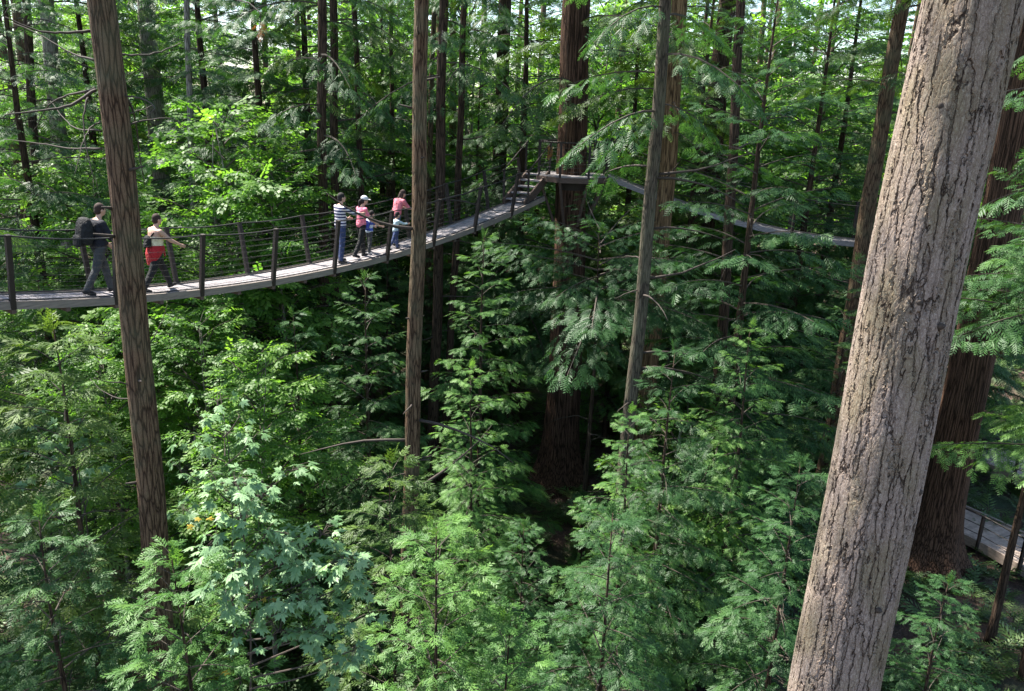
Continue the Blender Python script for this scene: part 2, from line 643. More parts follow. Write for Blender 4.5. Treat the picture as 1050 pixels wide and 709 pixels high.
def conifer(name, H, base, rad, nb, detail, mat, seed, droop=.30, up=.2, width=.42, step=.17, spray=.34, sub=.19, shape=.75,
            bark='dark_bark', tr=None, ragged=.2, low=1.0, soft=True, trunk=True):
    """-> dict of meshes trunk, limbs, crown for a conifer whose crown runs from base to H"""
    rng = np.random.default_rng(seed)
    AP, AD, AS, AT, AU = [], [], [], [], []
    limbs = MB()
    az = rng.uniform(0, 6.28)
    for i in range(nb):
        f = (i + rng.uniform(0, .9)) / nb
        f = f ** 1.05
        z = base + (H - base) * f * .985
        az += 2.399 + rng.normal(0, .35)
        L = rad * ((1 - f) ** shape) * rng.uniform(1 - ragged, 1 + ragged * .6) * (low + (1 - low) * min(1, f * 3)) + .16
        u = up + .55 * f ** 2 + rng.normal(0, .07)
        P, D, S, A, axis = bough(L, rng, u, droop * rng.uniform(.7, 1.3) * (1 - .55 * f), width, step, spray * (1 - .3 * f), sub)
        c, s = math.cos(az), math.sin(az)
        Rz = np.array([[c, -s, 0], [s, c, 0], [0, 0, 1]])
        o = np.array([0, 0, z])
        AP.append(P @ Rz.T + o)
        AD.append(D @ Rz.T)
        AS.append(S)
        bt = rng.uniform(-.10, .10)
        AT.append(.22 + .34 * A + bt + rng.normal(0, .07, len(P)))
        pts = [Vector(Rz @ q + o) for q in axis]
        r0 = .006 + .008 * L
        limbs.tube(pts, [r0 * (1 - .8 * t) for t in np.linspace(0, 1, len(pts))], 4, cap=False)
    for i in range(nb // 4):
        z = base * .3 + (H * .75) * rng.random()
        a, L = rng.uniform(0, 6.28), rng.uniform(.3, .75) * rad * (1 - .7 * z / H)
        pts = [(L * u * math.cos(a + .3 * u), L * u * math.sin(a + .3 * u), z - .25 * L * u * u + .05 * L * math.sin(5 * u)) for u in (0, .3, .6, 1)]
        limbs.tube(pts, [.014, .010, .007, .003], 4, cap=False)
        for q in (1, 2):
            p0 = np.array(pts[q])
            limbs.tube([p0, p0 + np.array([math.cos(a + .9), math.sin(a + .9), -.2]) * L * .3], [.005, .002], 3, cap=False)
    # leader
    AP.append(np.array([[0, 0, H - .25], [0, 0, H - .2], [0, 0, H - .15]]))
    AD.append(np.array([[.1, 0, 1], [-.2, .15, .9], [.1, -.25, .9]]))
    AS.append(np.full(3, spray * .9))
    AT.append(np.full(3, .6))
    P, D, S, T = (np.concatenate(q) for q in (AP, AD, AS, AT))
    UP = np.tile(np.array([0, 0, 1.0]), (len(P), 1)) + rng.normal(0, .32, (len(P), 3))
    Q, own = place(SPRAYS[detail], P, D, UP, S, rng)
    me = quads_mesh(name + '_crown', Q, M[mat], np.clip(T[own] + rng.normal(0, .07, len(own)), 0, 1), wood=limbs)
    res = {'crown': me, 'H': H}
    if trunk:
        tr = tr or H * .011
        t = MB()
        ph = rng.uniform(0, 6)
        pts = [Vector((.05 * math.sin(ph + z * .8) * (z / H), .05 * math.cos(ph + z * .6) * (z / H), z)) for z in np.linspace(-.4, H - .1, 12)]
        t.tube(pts, [max(.008, tr * (1 - .95 * k / 11)) * (1.35 if k == 0 else 1) for k in range(12)], 10)
        res['trunk'] = t.mesh(name + '_trunk', M[bark], True)
    return res


def leafy(name, H, base, rad, nb, mat, seed, spray=.42, bark='grey_bark', tr=None, flat=.15, stems=1, dens=1.0):
    """broadleaf tree: layered sprays of simple leaves"""
    rng = np.random.default_rng(seed)
    AP, AD, AS, AT = [], [], [], []
    limbs = MB()
    az = 0
    for i in range(nb):
        f = (i + rng.uniform(0, 1)) / nb
        z = base + (H - base) * f
        az += 2.399 + rng.normal(0, .5)
        prof = math.sin(math.pi * min(1, .18 + f * .82)) ** .6
        L = rad * prof * rng.uniform(.55, 1.1) + .3
        P, D, S, A, axis = bough(L, rng, .45 + .5 * f, .35, .5, .24 / dens, spray, .30 / dens)
        c, s = math.cos(az), math.sin(az)
        Rz = np.array([[c, -s, 0], [s, c, 0], [0, 0, 1]])
        o = np.array([0, 0, z])
        AP.append(P @ Rz.T + o)
        D = D + rng.normal(0, .25, D.shape)
        AD.append(D @ Rz.T)
        AS.append(S)
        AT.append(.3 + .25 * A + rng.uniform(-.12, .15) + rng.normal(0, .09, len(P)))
        pts = [Vector(Rz @ q + o) for q in axis]
        r0 = .008 + .009 * L
        limbs.tube(pts, [r0 * (1 - .8 * t) for t in np.linspace(0, 1, len(pts))], 4, cap=False)
    P, D, S, T = (np.concatenate(q) for q in (AP, AD, AS, AT))
    UP = np.tile(np.array([0, 0, 1.0]), (len(P), 1)) + rng.normal(0, .35, (len(P), 3))
    Q, own = place(LEAFSPRAYS, P, D, UP, S, rng)
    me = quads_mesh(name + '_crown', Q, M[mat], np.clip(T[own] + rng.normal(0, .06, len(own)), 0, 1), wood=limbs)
    tr = tr or H * .009
    t = MB()
    for k in range(stems):
        a = k * 2.1
        pts = [Vector((math.cos(a) * .12 * k + .25 * math.sin(z * .35 + a) * z / H, math.sin(a) * .12 * k + .2 * math.cos(z * .5 + a) * z / H, z)) for z in np.linspace(-.4, H * .97, 12)]
        t.tube(pts, [max(.01, tr * (1 - .93 * j / 11)) for j in range(12)], 8)
    return {'crown': me, 'trunk': t.mesh(name + '_trunk', M[bark], True), 'H': H}


# variants --------------------------------------------------------------
V = {}
V['near_a'] = conifer('near_hemlock', 8.0, .8, 1.9, 66, 0, 'bright', 1, droop=.30, up=.24, spray=0.36, step=0.17, sub=0.2)
V['near_b'] = conifer('near_hemlock', 9.0, .8, 2.2, 62, 0, 'hemlock', 2, droop=.36, up=.22, spray=0.38, step=0.18, sub=0.21)
V['near_c'] = conifer('near_cedar', 9.0, .8, 2.1, 58, 0, 'cedar', 3, droop=.44, up=.34, spray=0.46, step=0.2, sub=0.24, width=.34)
V['mid_a'] = conifer('tall_hemlock', 15.0, 1.5, 3.0, 76, 1, 'hemlock', 4, droop=.32, up=.16, spray=0.44, step=0.2, sub=0.235, shape=.62)
V['mid_b'] = conifer('layered_hemlock', 12.0, 2.0, 2.9, 50, 1, 'hemlock', 5, droop=.26, up=.10, spray=0.44, step=0.19, sub=0.23, ragged=.35)
V['mid_c'] = conifer('feathery_hemlock', 13.0, 1.5, 2.6, 66, 1, 'bright', 6, droop=.36, up=.20, spray=0.42, step=0.2, sub=0.23, shape=.68)
V['mid_d'] = conifer('drooping_cedar', 16.0, 2.0, 2.9, 70, 1, 'cedar', 7, droop=.50, up=.22, spray=0.5, step=0.22, sub=0.25, width=.36, shape=.6)
V['broad'] = conifer('broad_hemlock', 11.0, 8.5, 3.6, 26, 1, 'hemlock', 16, droop=.26, up=.10, spray=.44, step=.19, sub=.23, shape=.34, ragged=.35)
V['canopy'] = conifer('leaning_hemlock', 8.0, 5.8, 3.3, 24, 1, 'bright', 17, droop=.30, up=.10, spray=.40, step=.18, sub=.21, shape=.4, ragged=.4)
V['big_a'] = conifer('old_hemlock', 24.0, 4.0, 4.2, 88, 1, 'hemlock', 14, droop=.36, up=.10, spray=0.58, step=0.27, sub=0.31, shape=.55, ragged=.4)
V['big_b'] = conifer('old_cedar', 24.0, 5.0, 3.8, 80, 1, 'cedar', 15, droop=.5, up=.16, spray=0.64, step=0.29, sub=0.33, shape=.55, ragged=.4, width=.36)
V['fir_high'] = conifer('fir_crown', 17.0, 0, 5.2, 58, 1, 'hemlock', 18, droop=.20, up=.16, spray=.50, step=.28, sub=.29, ragged=.35, trunk=False)
V['high_a'] = conifer('high_crown', 18.0, 0, 3.1, 38, 1, 'hemlock', 8, droop=.38, up=.10, spray=.46, step=.30, sub=.30, ragged=.35, trunk=False)
V['high_b'] = conifer('high_crown', 18.0, 0, 2.9, 34, 1, 'cedar', 9, droop=.45, up=.15, spray=.50, step=.32, sub=.32, ragged=.35, trunk=False)
V['leaf_a'] = leafy('vine_maple', 11.0, 1.2, 3.2, 52, 'alder', 20, stems=2)
V['leaf_b'] = leafy('young_alder', 13.0, 2.5, 2.8, 56, 'alder', 21)
V['leaf_c'] = leafy('low_shrub', 6.0, .5, 2.4, 34, 'alder', 22, stems=3, spray=.36)


def plant_tree(name, label, cat, base, height, var, rz=None, group=None, z0=None):
    v = V[var]
    t = thing(name, (base[0], base[1], gz(base[0], base[1]) if z0 is None else z0), label, cat, group, random.uniform(0, 6.28) if rz is None else rz)
    s = height / v['H']
    t.scale = (s, s, s)
    for part in ('trunk', 'crown'):
        link(part, v[part], t)
    return t


def tree_at(name, label, cat, px, py, D, var, rz=None, group=None):
    """tree whose top stands on the sight line of photo point (px, py) at ground distance D"""
    p = atD(px, py, D)
    return plant_tree(name, label, cat, p, p.z - gz(p.x, p.y), var, rz, group)

# ------------------------------------------------------------------ ground, paths
def sheet(name, xs, ys, fz, mat, kind='structure'):
    vs = [(x, y, fz(x, y)) for y in ys for x in xs]
    n = len(xs)
    fs = [(j * n + i, j * n + i + 1, (j + 1) * n + i + 1, (j + 1) * n + i) for j in range(len(ys) - 1) for i in range(n - 1)]
    me = bpy.data.meshes.new(name)
    me.from_pydata(vs, [], fs)
    me.polygons.foreach_set('use_smooth', [True] * len(fs))
    me.materials.append(mat)
    o = link(name, me)
    o['kind'] = kind
    return o


rg = np.random.default_rng(3)
sheet('ground', list(np.arange(-60, 60.1, .8)) + [90, 150, 300, 600] if False else [-600, -300, -150, -90] + list(np.arange(-60, 60.1, .8)) + [90, 150, 300, 600],
      [-300, -120, -60] + list(np.arange(-30, 90.1, .8)) + [120, 200, 400, 800],
      lambda x, y: gz(x, y) + (.05 * rg.normal() if abs(x) < 60 and -30 < y < 90 else 0), M['ground'])


def strip(name, pts, width, thick, lift, mat, label=None):
    """plank walk along pts on the ground"""
    mb = MB()
    pts = [Vector((p.x, p.y, 0)) for p in pts]
    seg = []
    for a, b in zip(pts, pts[1:]):
        n = max(2, int((b - a).length / .16))
        seg += [a + (b - a) * k / n for k in range(n)]
    for a, b in zip(seg, seg[1:]):
        d = (b - a).normalized()
        nn = Vector((-d.y, d.x, 0))
        c = (a + b) / 2
        z = gz(c.x, c.y) * .3 + lift
        mb.box((c.x, c.y, z), (b - a) / 2 * .95, nn * width / 2, (0, 0, thick / 2), random.uniform(.65, 1.0))
    for sd in (-1, 1):
        for a, b in zip(seg[::5], seg[5::5]):
            d = (b - a).normalized()
            nn = Vector((-d.y, d.x, 0)) * sd * (width / 2 + .06)
            za, zb = gz(a.x, a.y) * .3 + lift, gz(b.x, b.y) * .3 + lift
            mb.bar((a.x + nn.x, a.y + nn.y, za - .08), (b.x + nn.x, b.y + nn.y, zb - .08), .10, .34, .45)
    o = mb.build(name, mat)
    o['kind'] = 'structure'
    return seg


def rail(name, label, seg, side, width, lift, step=9):
    t = thing(name, (seg[0].x, seg[0].y, lift), label, 'railing')
    pts = []
    for i, a in enumerate(seg[:-1]):
        d = (seg[i + 1] - a).normalized()
        nn = Vector((-d.y, d.x, 0)) * side * (width / 2 + .14)
        pts.append(Vector((a.x + nn.x, a.y + nn.y, gz(a.x, a.y) * .3 + lift)) - Vector((seg[0].x, seg[0].y, lift)))
    for p in pts[::step]:
        mb = MB()
        mb.bar(p - Vector((0, 0, .35)), p + Vector((0, 0, 1.0)), .09, .09, 1, (1, 0, 0))
        mb.build('post', M['post'], t)
    for h, r in ((.98, .03), (.62, .014), (.30, .014)):
        mb = MB()
        mb.tube([p + Vector((0, 0, h)) for p in pts], r, 5)
        mb.build('handrail' if h > .9 else 'rail_cable', M['post'], t)


low_seg = strip('lower_path', [on_ground(745, 478), on_ground(805, 488), on_ground(880, 508), on_ground(960, 532), on_ground(1025, 562), on_ground(1110, 610)], 1.9, .06, .45, M['path_plank'])
up_seg = strip('upper_path', [on_ground(770, 436), on_ground(840, 452), on_ground(930, 470), on_ground(1000, 489), on_ground(1060, 512), on_ground(1130, 545)], 1.9, .06, .9, M['path_plank'])
rail('path_railing', 'dark low railing along the near side of the lower plank path', low_seg, -1, 1.9, .48)
rail('path_railing', 'dark railing between the two plank paths on the right', up_seg, -1, 1.9, .93)


# ------------------------------------------------------------------ trunks that rise out of the picture
def trunk_mesh(name, H, lean, rad, mat, nseg=28, zs=None, flare=.0, rough=.03, seed=0):
    rng = np.random.default_rng(seed)
    if zs is None:
        zs = np.concatenate([np.arange(-.5, 3, .25), np.arange(3, H + .1, .5)])
    th = np.linspace(0, 2 * math.pi, nseg, endpoint=False)
    co = rng.normal(0, 1, (6, 4))
    Z, T = np.meshgrid(zs, th, indexing='ij')
    r = rad(Z)
    wob = sum(co[k, 0] * np.cos((k + 2) * T + co[k, 1] * 3 + .25 * co[k, 2] * Z) / (k + 2) for k in range(6))
    r = r * (1 + rough * wob)
    if flare:
        but = 1 + .35 * np.cos(5 * T + co[0, 1] * 2) + .25 * np.cos(3 * T + co[1, 1])
        r = r + flare * np.exp(-np.maximum(Z, -.5) / .9) * but
    bx = (.045 * np.sin(zs * .35 + co[0, 3] * 2) + .015 * np.sin(zs * 1.3 + co[1, 3] * 2))[:, None]
    x = lean[0] * Z + bx + r * np.cos(T)
    y = lean[1] * Z + r * np.sin(T)
    vs = np.stack([x, y, Z], -1).reshape(-1, 3)
    n = nseg
    m = len(zs)
    i = np.arange((m - 1) * n)
    a = i
    b = (i // n) * n + (i % n + 1) % n
    fs = np.stack([a, b, b + n, a + n], -1)
    me = bpy.data.meshes.new(name)
    me.vertices.add(len(vs))
    me.vertices.foreach_set('co', vs.astype(np.float32).reshape(-1))
    me.loops.add(len(fs) * 4)
    me.loops.foreach_set('vertex_index', fs.astype(np.int32).reshape(-1))
    me.polygons.add(len(fs))
    me.polygons.foreach_set('loop_start', np.arange(0, len(fs) * 4, 4, dtype=np.int32))
    me.polygons.foreach_set('use_smooth', np.ones(len(fs), dtype=bool))
    me.update(calc_edges=True)
    me.materials.append(mat)
    return me


def pole(name, label, p1, p2, D, dia, bark, crown='high_a', cz=19, H=34, cs=1.0, flare=.05, snags=0, stubs=0, zref=12, group=None, cat='tree', seed=None):
    A, B = atD(*p1, D), atD(*p2, D)
    dz = A.z - B.z
    lx, ly = (A.x - B.x) / dz, 0.0
    bx = B.x - lx * B.z
    g = gz(bx, D)
    bx += lx * g
    t = thing(name, (bx, D, g), label, cat, group)
    sd = seed or int(abs(p1[0] * 7 + D * 13))
    rad = lambda z: dia / 2 * np.maximum(.12, 1 - (z - zref) / 42)
    tk_ = link('trunk', trunk_mesh(name, H, (lx, ly), rad, M[bark], 28, flare=flare, seed=sd), t)
    rng = random.Random(sd)
    if crown:
        v = V[crown]
        o = link('crown', v['crown'], t, (lx * cz, 0, cz))
        s = (H - cz) / v['H'] * cs
        o.scale = (s, s, (H - cz) / v['H'] * 1.03)
        o.rotation_euler = (0, 0, rng.uniform(0, 6.28))
    for k in range(stubs):
        mb = MB()
        z, a = rng.uniform(7, 18), rng.uniform(0, 6.28)
        r0, L = float(rad(z)), rng.uniform(.06, .35)
        mb.tube([(lx * z + (r0 * .85 + L * u) * math.cos(a), (r0 * .85 + L * u) * math.sin(a), z + L * .25 * u) for u in (0, .5, 1)], [.026, .018, .008], 6)
        mb.build('branch_stub', M['dead_twig'], tk_, smooth=True)
    if snags:
        for k in range(snags):
            mb = MB()
            z = rng.uniform(6, cz)
            a = rng.uniform(0, 6.28)
            r0 = float(rad(z))
            L = rng.uniform(.5, 2.4)
            pts = []
            bend = rng.uniform(-.4, .3)
            for j in range(6):
                u = j / 5
                rr = r0 * .8 + L * u
                aa = a + .35 * u * bend
                pts.append((lx * z + rr * math.cos(aa), rr * math.sin(aa), z + L * (.10 * u + bend * u * u) + .02 * rng.uniform(-1, 1)))
            mb.tube(pts, [.022 * (1 - .8 * j / 5) * (.6 + L / 2) for j in range(6)], 5)
            mb.build('dead_branch', M['dead_twig'], tk_, smooth=True)
    return t


# big grey fir at the right: dense mesh, the bark furrows are real displacement
A, B = atD(975, 100, 7.0), atD(862, 690, 7.0)
lx = (A.x - B.x) / (A.z - B.z)
bx = B.x - lx * B.z
fir = thing('fir_tree', (bx + lx * gz(bx, 7), 7.0, gz(bx, 7)), 'big pale grey fir trunk with deep furrowed bark, closest tree', 'tree')
zs = np.concatenate([np.arange(-.5, 6.5, .15), np.arange(6.5, 16.8, .0125), np.arange(16.8, 36, .3)])
radf = lambda z: .508 - .0085 * z + .02 * np.exp(-z)
fir_t = link('trunk', trunk_mesh('fir_trunk', 36, (lx, 0), radf, M['fir_bark'], 250, zs, .12, .018, 4), fir)
link('crown', V['fir_high']['crown'], fir, (lx * 17.5, 0, 17.5))  # crown above the frame, made wide and low to keep sun off the trunk

rk = random.Random(12)
for zk, ak in ((12.6, -1.9), (12.4, -1.35), (9.6, -1.5), (14.2, -2.2), (10.8, -.9), (8.7, -2.3)):
    mb = MB()
    rr0, LL = float(radf(zk)), rk.uniform(.03, .09)
    mb.tube([(lx * zk + (rr0 * .93 + LL * u) * math.cos(ak), (rr0 * .93 + LL * u) * math.sin(ak), zk + .03 * u) for u in (0, .6, 1)], [.035, .026, .010], 9)
    mb.build('branch_stub', M['dead_twig'], fir_t, smooth=True)

pole('cedar_tree', 'slim brown trunk crossing in front of the two backpackers', (105, 13), (151, 490), 10.5, .335, 'brown_bark', 'high_b', 18, 32, .8, stubs=14, zref=13)
lt = bpy.data.objects['cedar_tree']
pole('cedar_tree', 'straight brown trunk in front of the family on the footbridge', (430, 13), (423, 480), 15, .285, 'brown_bark', 'high_b', 19, 33, .8, snags=9, stubs=12, zref=11)
pole('hemlock_tree', 'slender leaning trunk just right of the big platform cedar', (682.5, 13), (644, 440), 18, .285, 'mossy_bark', 'high_a', 13.5, 32, .8, snags=16, zref=12)
pole('cedar_tree', 'thick orange brown trunk behind the slender leaning trunk', (696, 13), (666, 385), 27, .56, 'orange_bark', 'high_b', 12.5, 34, 1, snags=16)
big = pole('cedar_tree', 'huge red cedar trunk carrying the viewing platform', (592, 13), (574.5, 500), 28.5, 1.03, 'cedar_bark', 'high_b', 14.6, 38, 1.15, flare=.45, zref=13)
pole('cedar_tree', 'massive dark cedar with flared roots beside the plank path', (1030, 200), (972, 480), 22.8, 1.2, 'cedar_bark', 'high_b', 18, 36, 1.1, flare=.75, zref=6)
pole('hemlock_tree', 'dark trunk just right of the straight brown trunk', (456, 13), (446, 350), 26, .31, 'dark_bark', 'high_a', 14.5, 34, .8, snags=10)
pole('hemlock_tree', 'thin near black trunk, second right of the straight brown trunk', (477, 13), (462, 340), 28, .23, 'dark_bark', 'high_a', 15, 33, .7, snags=10)
pole('hemlock_tree', 'pale brown pole between the straight brown trunk and dark trunk', (444, 40), (439, 300), 33, .22, 'brown_bark', 'high_a', 14, 31, .7, snags=8)
pole('hemlock_tree', 'dark trunk rising just left of the man in stripes', (331, 13), (333, 345), 25.5, .30, 'dark_bark', 'high_a', 12, 33, .8, snags=14)
pole('hemlock_tree', 'dark trunk rising behind the man in stripes', (341, 13), (347, 320), 27.5, .28, 'dark_bark', 'high_b', 13, 34, .8, snags=14)
pole('hemlock_tree', 'thin trunk rising above the woman in the white cap', (362, 13), (371, 200), 29, .20, 'dark_bark', 'high_a', 13.5, 32, .7, snags=16)
pole('hemlock_tree', 'thin trunk above the crouching toddler', (401, 13), (404, 180), 34, .19, 'dark_bark', 'high_a', 13, 32, .7, snags=10)
pole('hemlock_tree', 'dark bare trunk behind the footbridge, left of the platform stairs', (516, 13), (513, 170), 36, .62, 'dark_bark', 'high_b', 12.5, 36, 1, snags=10)
pole('fir_tree', 'pale grey trunk behind the railing at the far left', (52, 60), (72, 290), 33, .60, 'grey_bark', 'high_a', 13, 36, 1, snags=10)
pole('hemlock_tree', 'thin dark trunk left of the pale grey trunk', (33, 100), (46, 290), 30, .30, 'dark_bark', 'high_a', 12, 32, .8, snags=8)
pole('fir_tree', 'pale furrowed trunk right of the slim brown trunk', (150, 20), (166, 170), 36, .74, 'grey_bark', 'high_b', 14, 38, 1, snags=10)
pole('alder_tree', 'thin pale alder trunk behind the woman with red jacket', (195, 90), (199, 260), 30, .22, 'grey_bark', None, 18, 24)
pole('cedar_tree', 'brown trunk beside the top of the big grey fir', (925, 13), (895, 190), 25, .46, 'brown_bark', 'high_b', 14, 34, .9, snags=8)
pole('hemlock_tree', 'dark stout trunk low behind the sunlit hemlock sprays', (716, 250), (702, 370), 33, .75, 'dark_bark', 'high_a', 18, 36, .9, snags=8)
pole('hemlock_tree', 'narrow dark trunk standing in the brown hollow', (745, 250), (722, 600), 23.5, .28, 'dark_bark', 'high_a', 19, 30, .7, snags=6)
sn = pole('dead_snag', 'short broken dead trunk above the family', (396, 146), (397, 200), 35, .22, 'brown_bark', None, 0, 1, zref=5)
for c in list(sn.children):
    bpy.data.objects.remove(c)
topz = atD(396, 146, 35).z - sn.location.z
link('trunk', trunk_mesh('snag', topz, (0, 0), lambda z: .13 - .002 * z, M['brown_bark'], 16, seed=77), sn)

# arching dead branches of the slim brown trunk
loc0 = lt.location
for pts, dd, r in (
        ([(95, 32), (70, 34), (40, 32), (5, 18)], -.6, .020),
        ([(98, 62), (75, 55), (45, 38), (10, 22)], .5, .016),
        ([(98, 91), (70, 98), (50, 108), (34, 135)], .8, .016),
        ([(98, 92), (72, 108), (45, 113), (5, 118)], -1.0, .022),
        ([(104, 153), (70, 152), (40, 147), (5, 143)], .6, .015),
        ([(90, 100), (86, 120), (88, 150), (97, 185)], -.5, .014),
        ([(103, 125), (92, 132), (84, 150), (76, 180)], -.8, .012),
        ([(103, 134), (80, 132), (66, 122), (52, 104)], 1.0, .012),
        ([(124, 92), (136, 112), (141, 140), (148, 190)], .7, .018),
        ([(126, 98), (140, 100), (152, 104), (158, 112), (146, 122)], -.4, .014),
        ([(128, 117), (145, 113), (156, 108)], .3, .012),
        ([(130, 128), (150, 124), (176, 122), (190, 132)], .9, .013),
        ([(118, 55), (140, 57), (165, 53), (185, 44)], 1.2, .016),
        ([(143, 396), (128, 393), (112, 392), (96, 388)], -.5, .014),
        ([(139, 410), (120, 408), (104, 400), (92, 388)], .4, .012),
        ([(150, 358), (158, 345), (166, 330), (172, 312)], .4, .010)):
    mb = MB()
    n = len(pts)
    P3 = [atD(x, y, 10.5 + dd * i / (n - 1)) - loc0 for i, (x, y) in enumerate(pts)]
    sm = []
    for k in range(n - 1):
        a, b, c, d = P3[max(k - 1, 0)], P3[k], P3[k + 1], P3[min(k + 2, n - 1)]
        for j in range(4):
            u = j / 4
            sm.append(.5 * ((2 * b) + (c - a) * u + (2 * a - 5 * b + 4 * c - d) * u * u + (3 * b - a - 3 * c + d) * u ** 3))
    sm.append(P3[-1])
    sm = [p + Vector((random.uniform(-1, 1), 0, random.uniform(-1, 1))) * .008 for p in sm]
    mb.tube(sm, [r * (1 - .75 * i / len(sm)) for i in range(len(sm))], 6)
    mb.build('dead_branch', M['dead_twig'], next(c for c in lt.children if c.name.startswith('trunk')), smooth=True)

# the big dark drooping limb at the top left hangs from the pale furrowed trunk

# ------------------------------------------------------------------ understory trees, near to far
tree_at('small_hemlock', 'sunlit light green hemlock at the bottom centre edge', 'tree', 448, 536, 9.6, 'near_a', 1.0)
tree_at('small_hemlock', 'fine leaved green hemlock growing below the big maple leaves', 'tree', 180, 565, 9.0, 'near_a', 3.3)
tree_at('young_cedar', 'dark feathery cedar right behind the sunlit small hemlock', 'tree', 402, 466, 12.6, 'near_c', 2.2)
tree_at('small_hemlock', 'bushy green hemlock standing below the huge cedar trunk', 'tree', 628, 520, 10.8, 'near_b', 4.1)
tree_at('small_hemlock', 'tiny light green hemlock tip at the bottom edge, right of centre', 'tree', 520, 628, 9.4, 'near_a', 5.0)
tree_at('young_cedar', 'dark shaded cedar left of the slim brown trunk', 'tree', 52, 330, 11.5, 'near_c', .6)
tree_at('young_cedar', 'low shaded cedar at the bottom left corner', 'tree', 40, 520, 9.6, 'near_b', 2.9)
tree_at('small_fir', 'small fir with bright layered tips left of the grey fir', 'tree', 822, 470, 13.0, 'near_b', .4)
tree_at('small_hemlock', 'shaded hemlock right of the grey fir at the bottom corner', 'tree', 975, 592, 12.0, 'near_b', 1.7)
tree_at('hemlock_tree', 'green hemlock overhanging the plank path at the right edge', 'tree', 1145, 385, 18.0, 'canopy', 5.6)
tree_at('hemlock_tree', 'hemlock spreading over the massive dark cedar at the right edge', 'tree', 1120, 215, 18.5, 'broad', 2.6)
tree_at('hemlock_tree', 'tall layered hemlock in front of the far bridge', 'tree', 803, -55, 20.5, 'mid_a', .9)
pole('hemlock_tree', 'hemlock with low hanging boughs at the top right edge', (1135, 13), (1103, 300), 17.0, .35, 'dark_bark', 'high_a', 11.5, 30, .95)
tree_at('cedar_tree', 'drooping cedar filling the gap right of the slender leaning trunk', 'tree', 742, -120, 30.0, 'mid_d', 1.9)
tree_at('hemlock_tree', 'feathery hemlock left of the top of the grey fir', 'tree', 868, -90, 29.5, 'mid_a', 4.0)
tree_at('hemlock_tree', 'shaggy hemlock behind the right end of the far bridge', 'tree', 915, 100, 30.0, 'mid_c', 5.1)
plant_tree('hemlock_tree', 'out of frame hemlock added to shade the bottom left corner', 'tree', (-11.4, 12.2), 17, 'mid_a', 1.2)  # added left of the frame to block sun from the lower left plants
plant_tree('cedar_tree', 'out of frame cedar added to shade the left end of the footbridge', 'tree', (-15.5, 17.0), 25, 'mid_d', 3.2)  # second added shade tree outside the frame, darkens the lower left
tree_at('hemlock_tree', 'hemlock with pale sunlit boughs around the slender leaning trunk', 'tree', 692, 352, 16.5, 'mid_b', 3.6)
tree_at('hemlock_tree', 'broad hemlock spreading fronds before the huge cedar trunk', 'tree', 617, 232, 22.5, 'broad', 2.0)
tree_at('hemlock_tree', 'wide hemlock below the platform stairs', 'tree', 496, 238, 21.0, 'mid_c', 4.4)
tree_at('hemlock_tree', 'blue green hemlock below the man in stripes', 'tree', 374, 280, 19.0, 'mid_a', 1.1)
tree_at('hemlock_tree', 'shaded hemlock below the empty middle of the footbridge', 'tree', 300, 318, 18.0, 'mid_b', 5.2)
tree_at('hemlock_sapling', 'thin sapling right of the straight brown trunk', 'tree', 484, 372, 16.5, 'mid_c', 2.7)
tree_at('hemlock_tree', 'dark hemlock in shade behind the grey fir, under the far bridge', 'tree', 872, 300, 28.0, 'mid_a', 3.0)
tree_at('hemlock_tree', 'hemlock between sunlit boughs and the brown hollow', 'tree', 772, 330, 17.5, 'mid_c', 2.4)
tree_at('hemlock_tree', 'dark hemlock hiding behind the right side of the grey fir', 'tree', 1012, 260, 31.0, 'mid_a', 4.9)
tree_at('hemlock_tree', 'hemlock topped by the low end of the slender leaning trunk', 'tree', 648, 418, 15.0, 'mid_c', 3.1)
tree_at('small_hemlock', 'little hemlock in the dark hollow before the huge cedar foot', 'tree', 538, 535, 14.5, 'near_b', 1.3)
tree_at('hemlock_tree', 'hemlock below the far bridge, close beside the grey fir', 'tree', 880, 262, 22.0, 'mid_a', .9)
# broadleaf growth left of centre
tree_at('vine_maple', 'bright green vine maple behind the bare stretch of footbridge', 'tree', 228, 118, 25.0, 'leaf_a', 1.0)
tree_at('vine_maple', 'bright leafy maple right of the woman with red jacket', 'tree', 280, 165, 24.0, 'leaf_b', 2.0)
tree_at('vine_maple', 'pale leafy maple behind the backpacker at the left', 'tree', 88, 170, 26.0, 'leaf_a', 4.0)
tree_at('leafy_shrub', 'light green shrub below the walking woman', 'shrub', 205, 325, 20.5, 'leaf_a', 2.6)
tree_at('leafy_shrub', 'light green shrub left of the shaded cedar row', 'shrub', 100, 335, 19.5, 'leaf_b', .3)
tree_at('leafy_shrub', 'bright green shrub right of the slim brown trunk', 'shrub', 262, 352, 17.0, 'leaf_b', 3.9)
tree_at('leafy_shrub', 'low pale shrub under the left end of the footbridge', 'shrub', 30, 325, 23.0, 'leaf_a', 5.5)
tree_at('leafy_shrub', 'small shrub with white lit leaves right of the bushy hemlock', 'shrub', 706, 425, 20.0, 'leaf_c', 5.5)
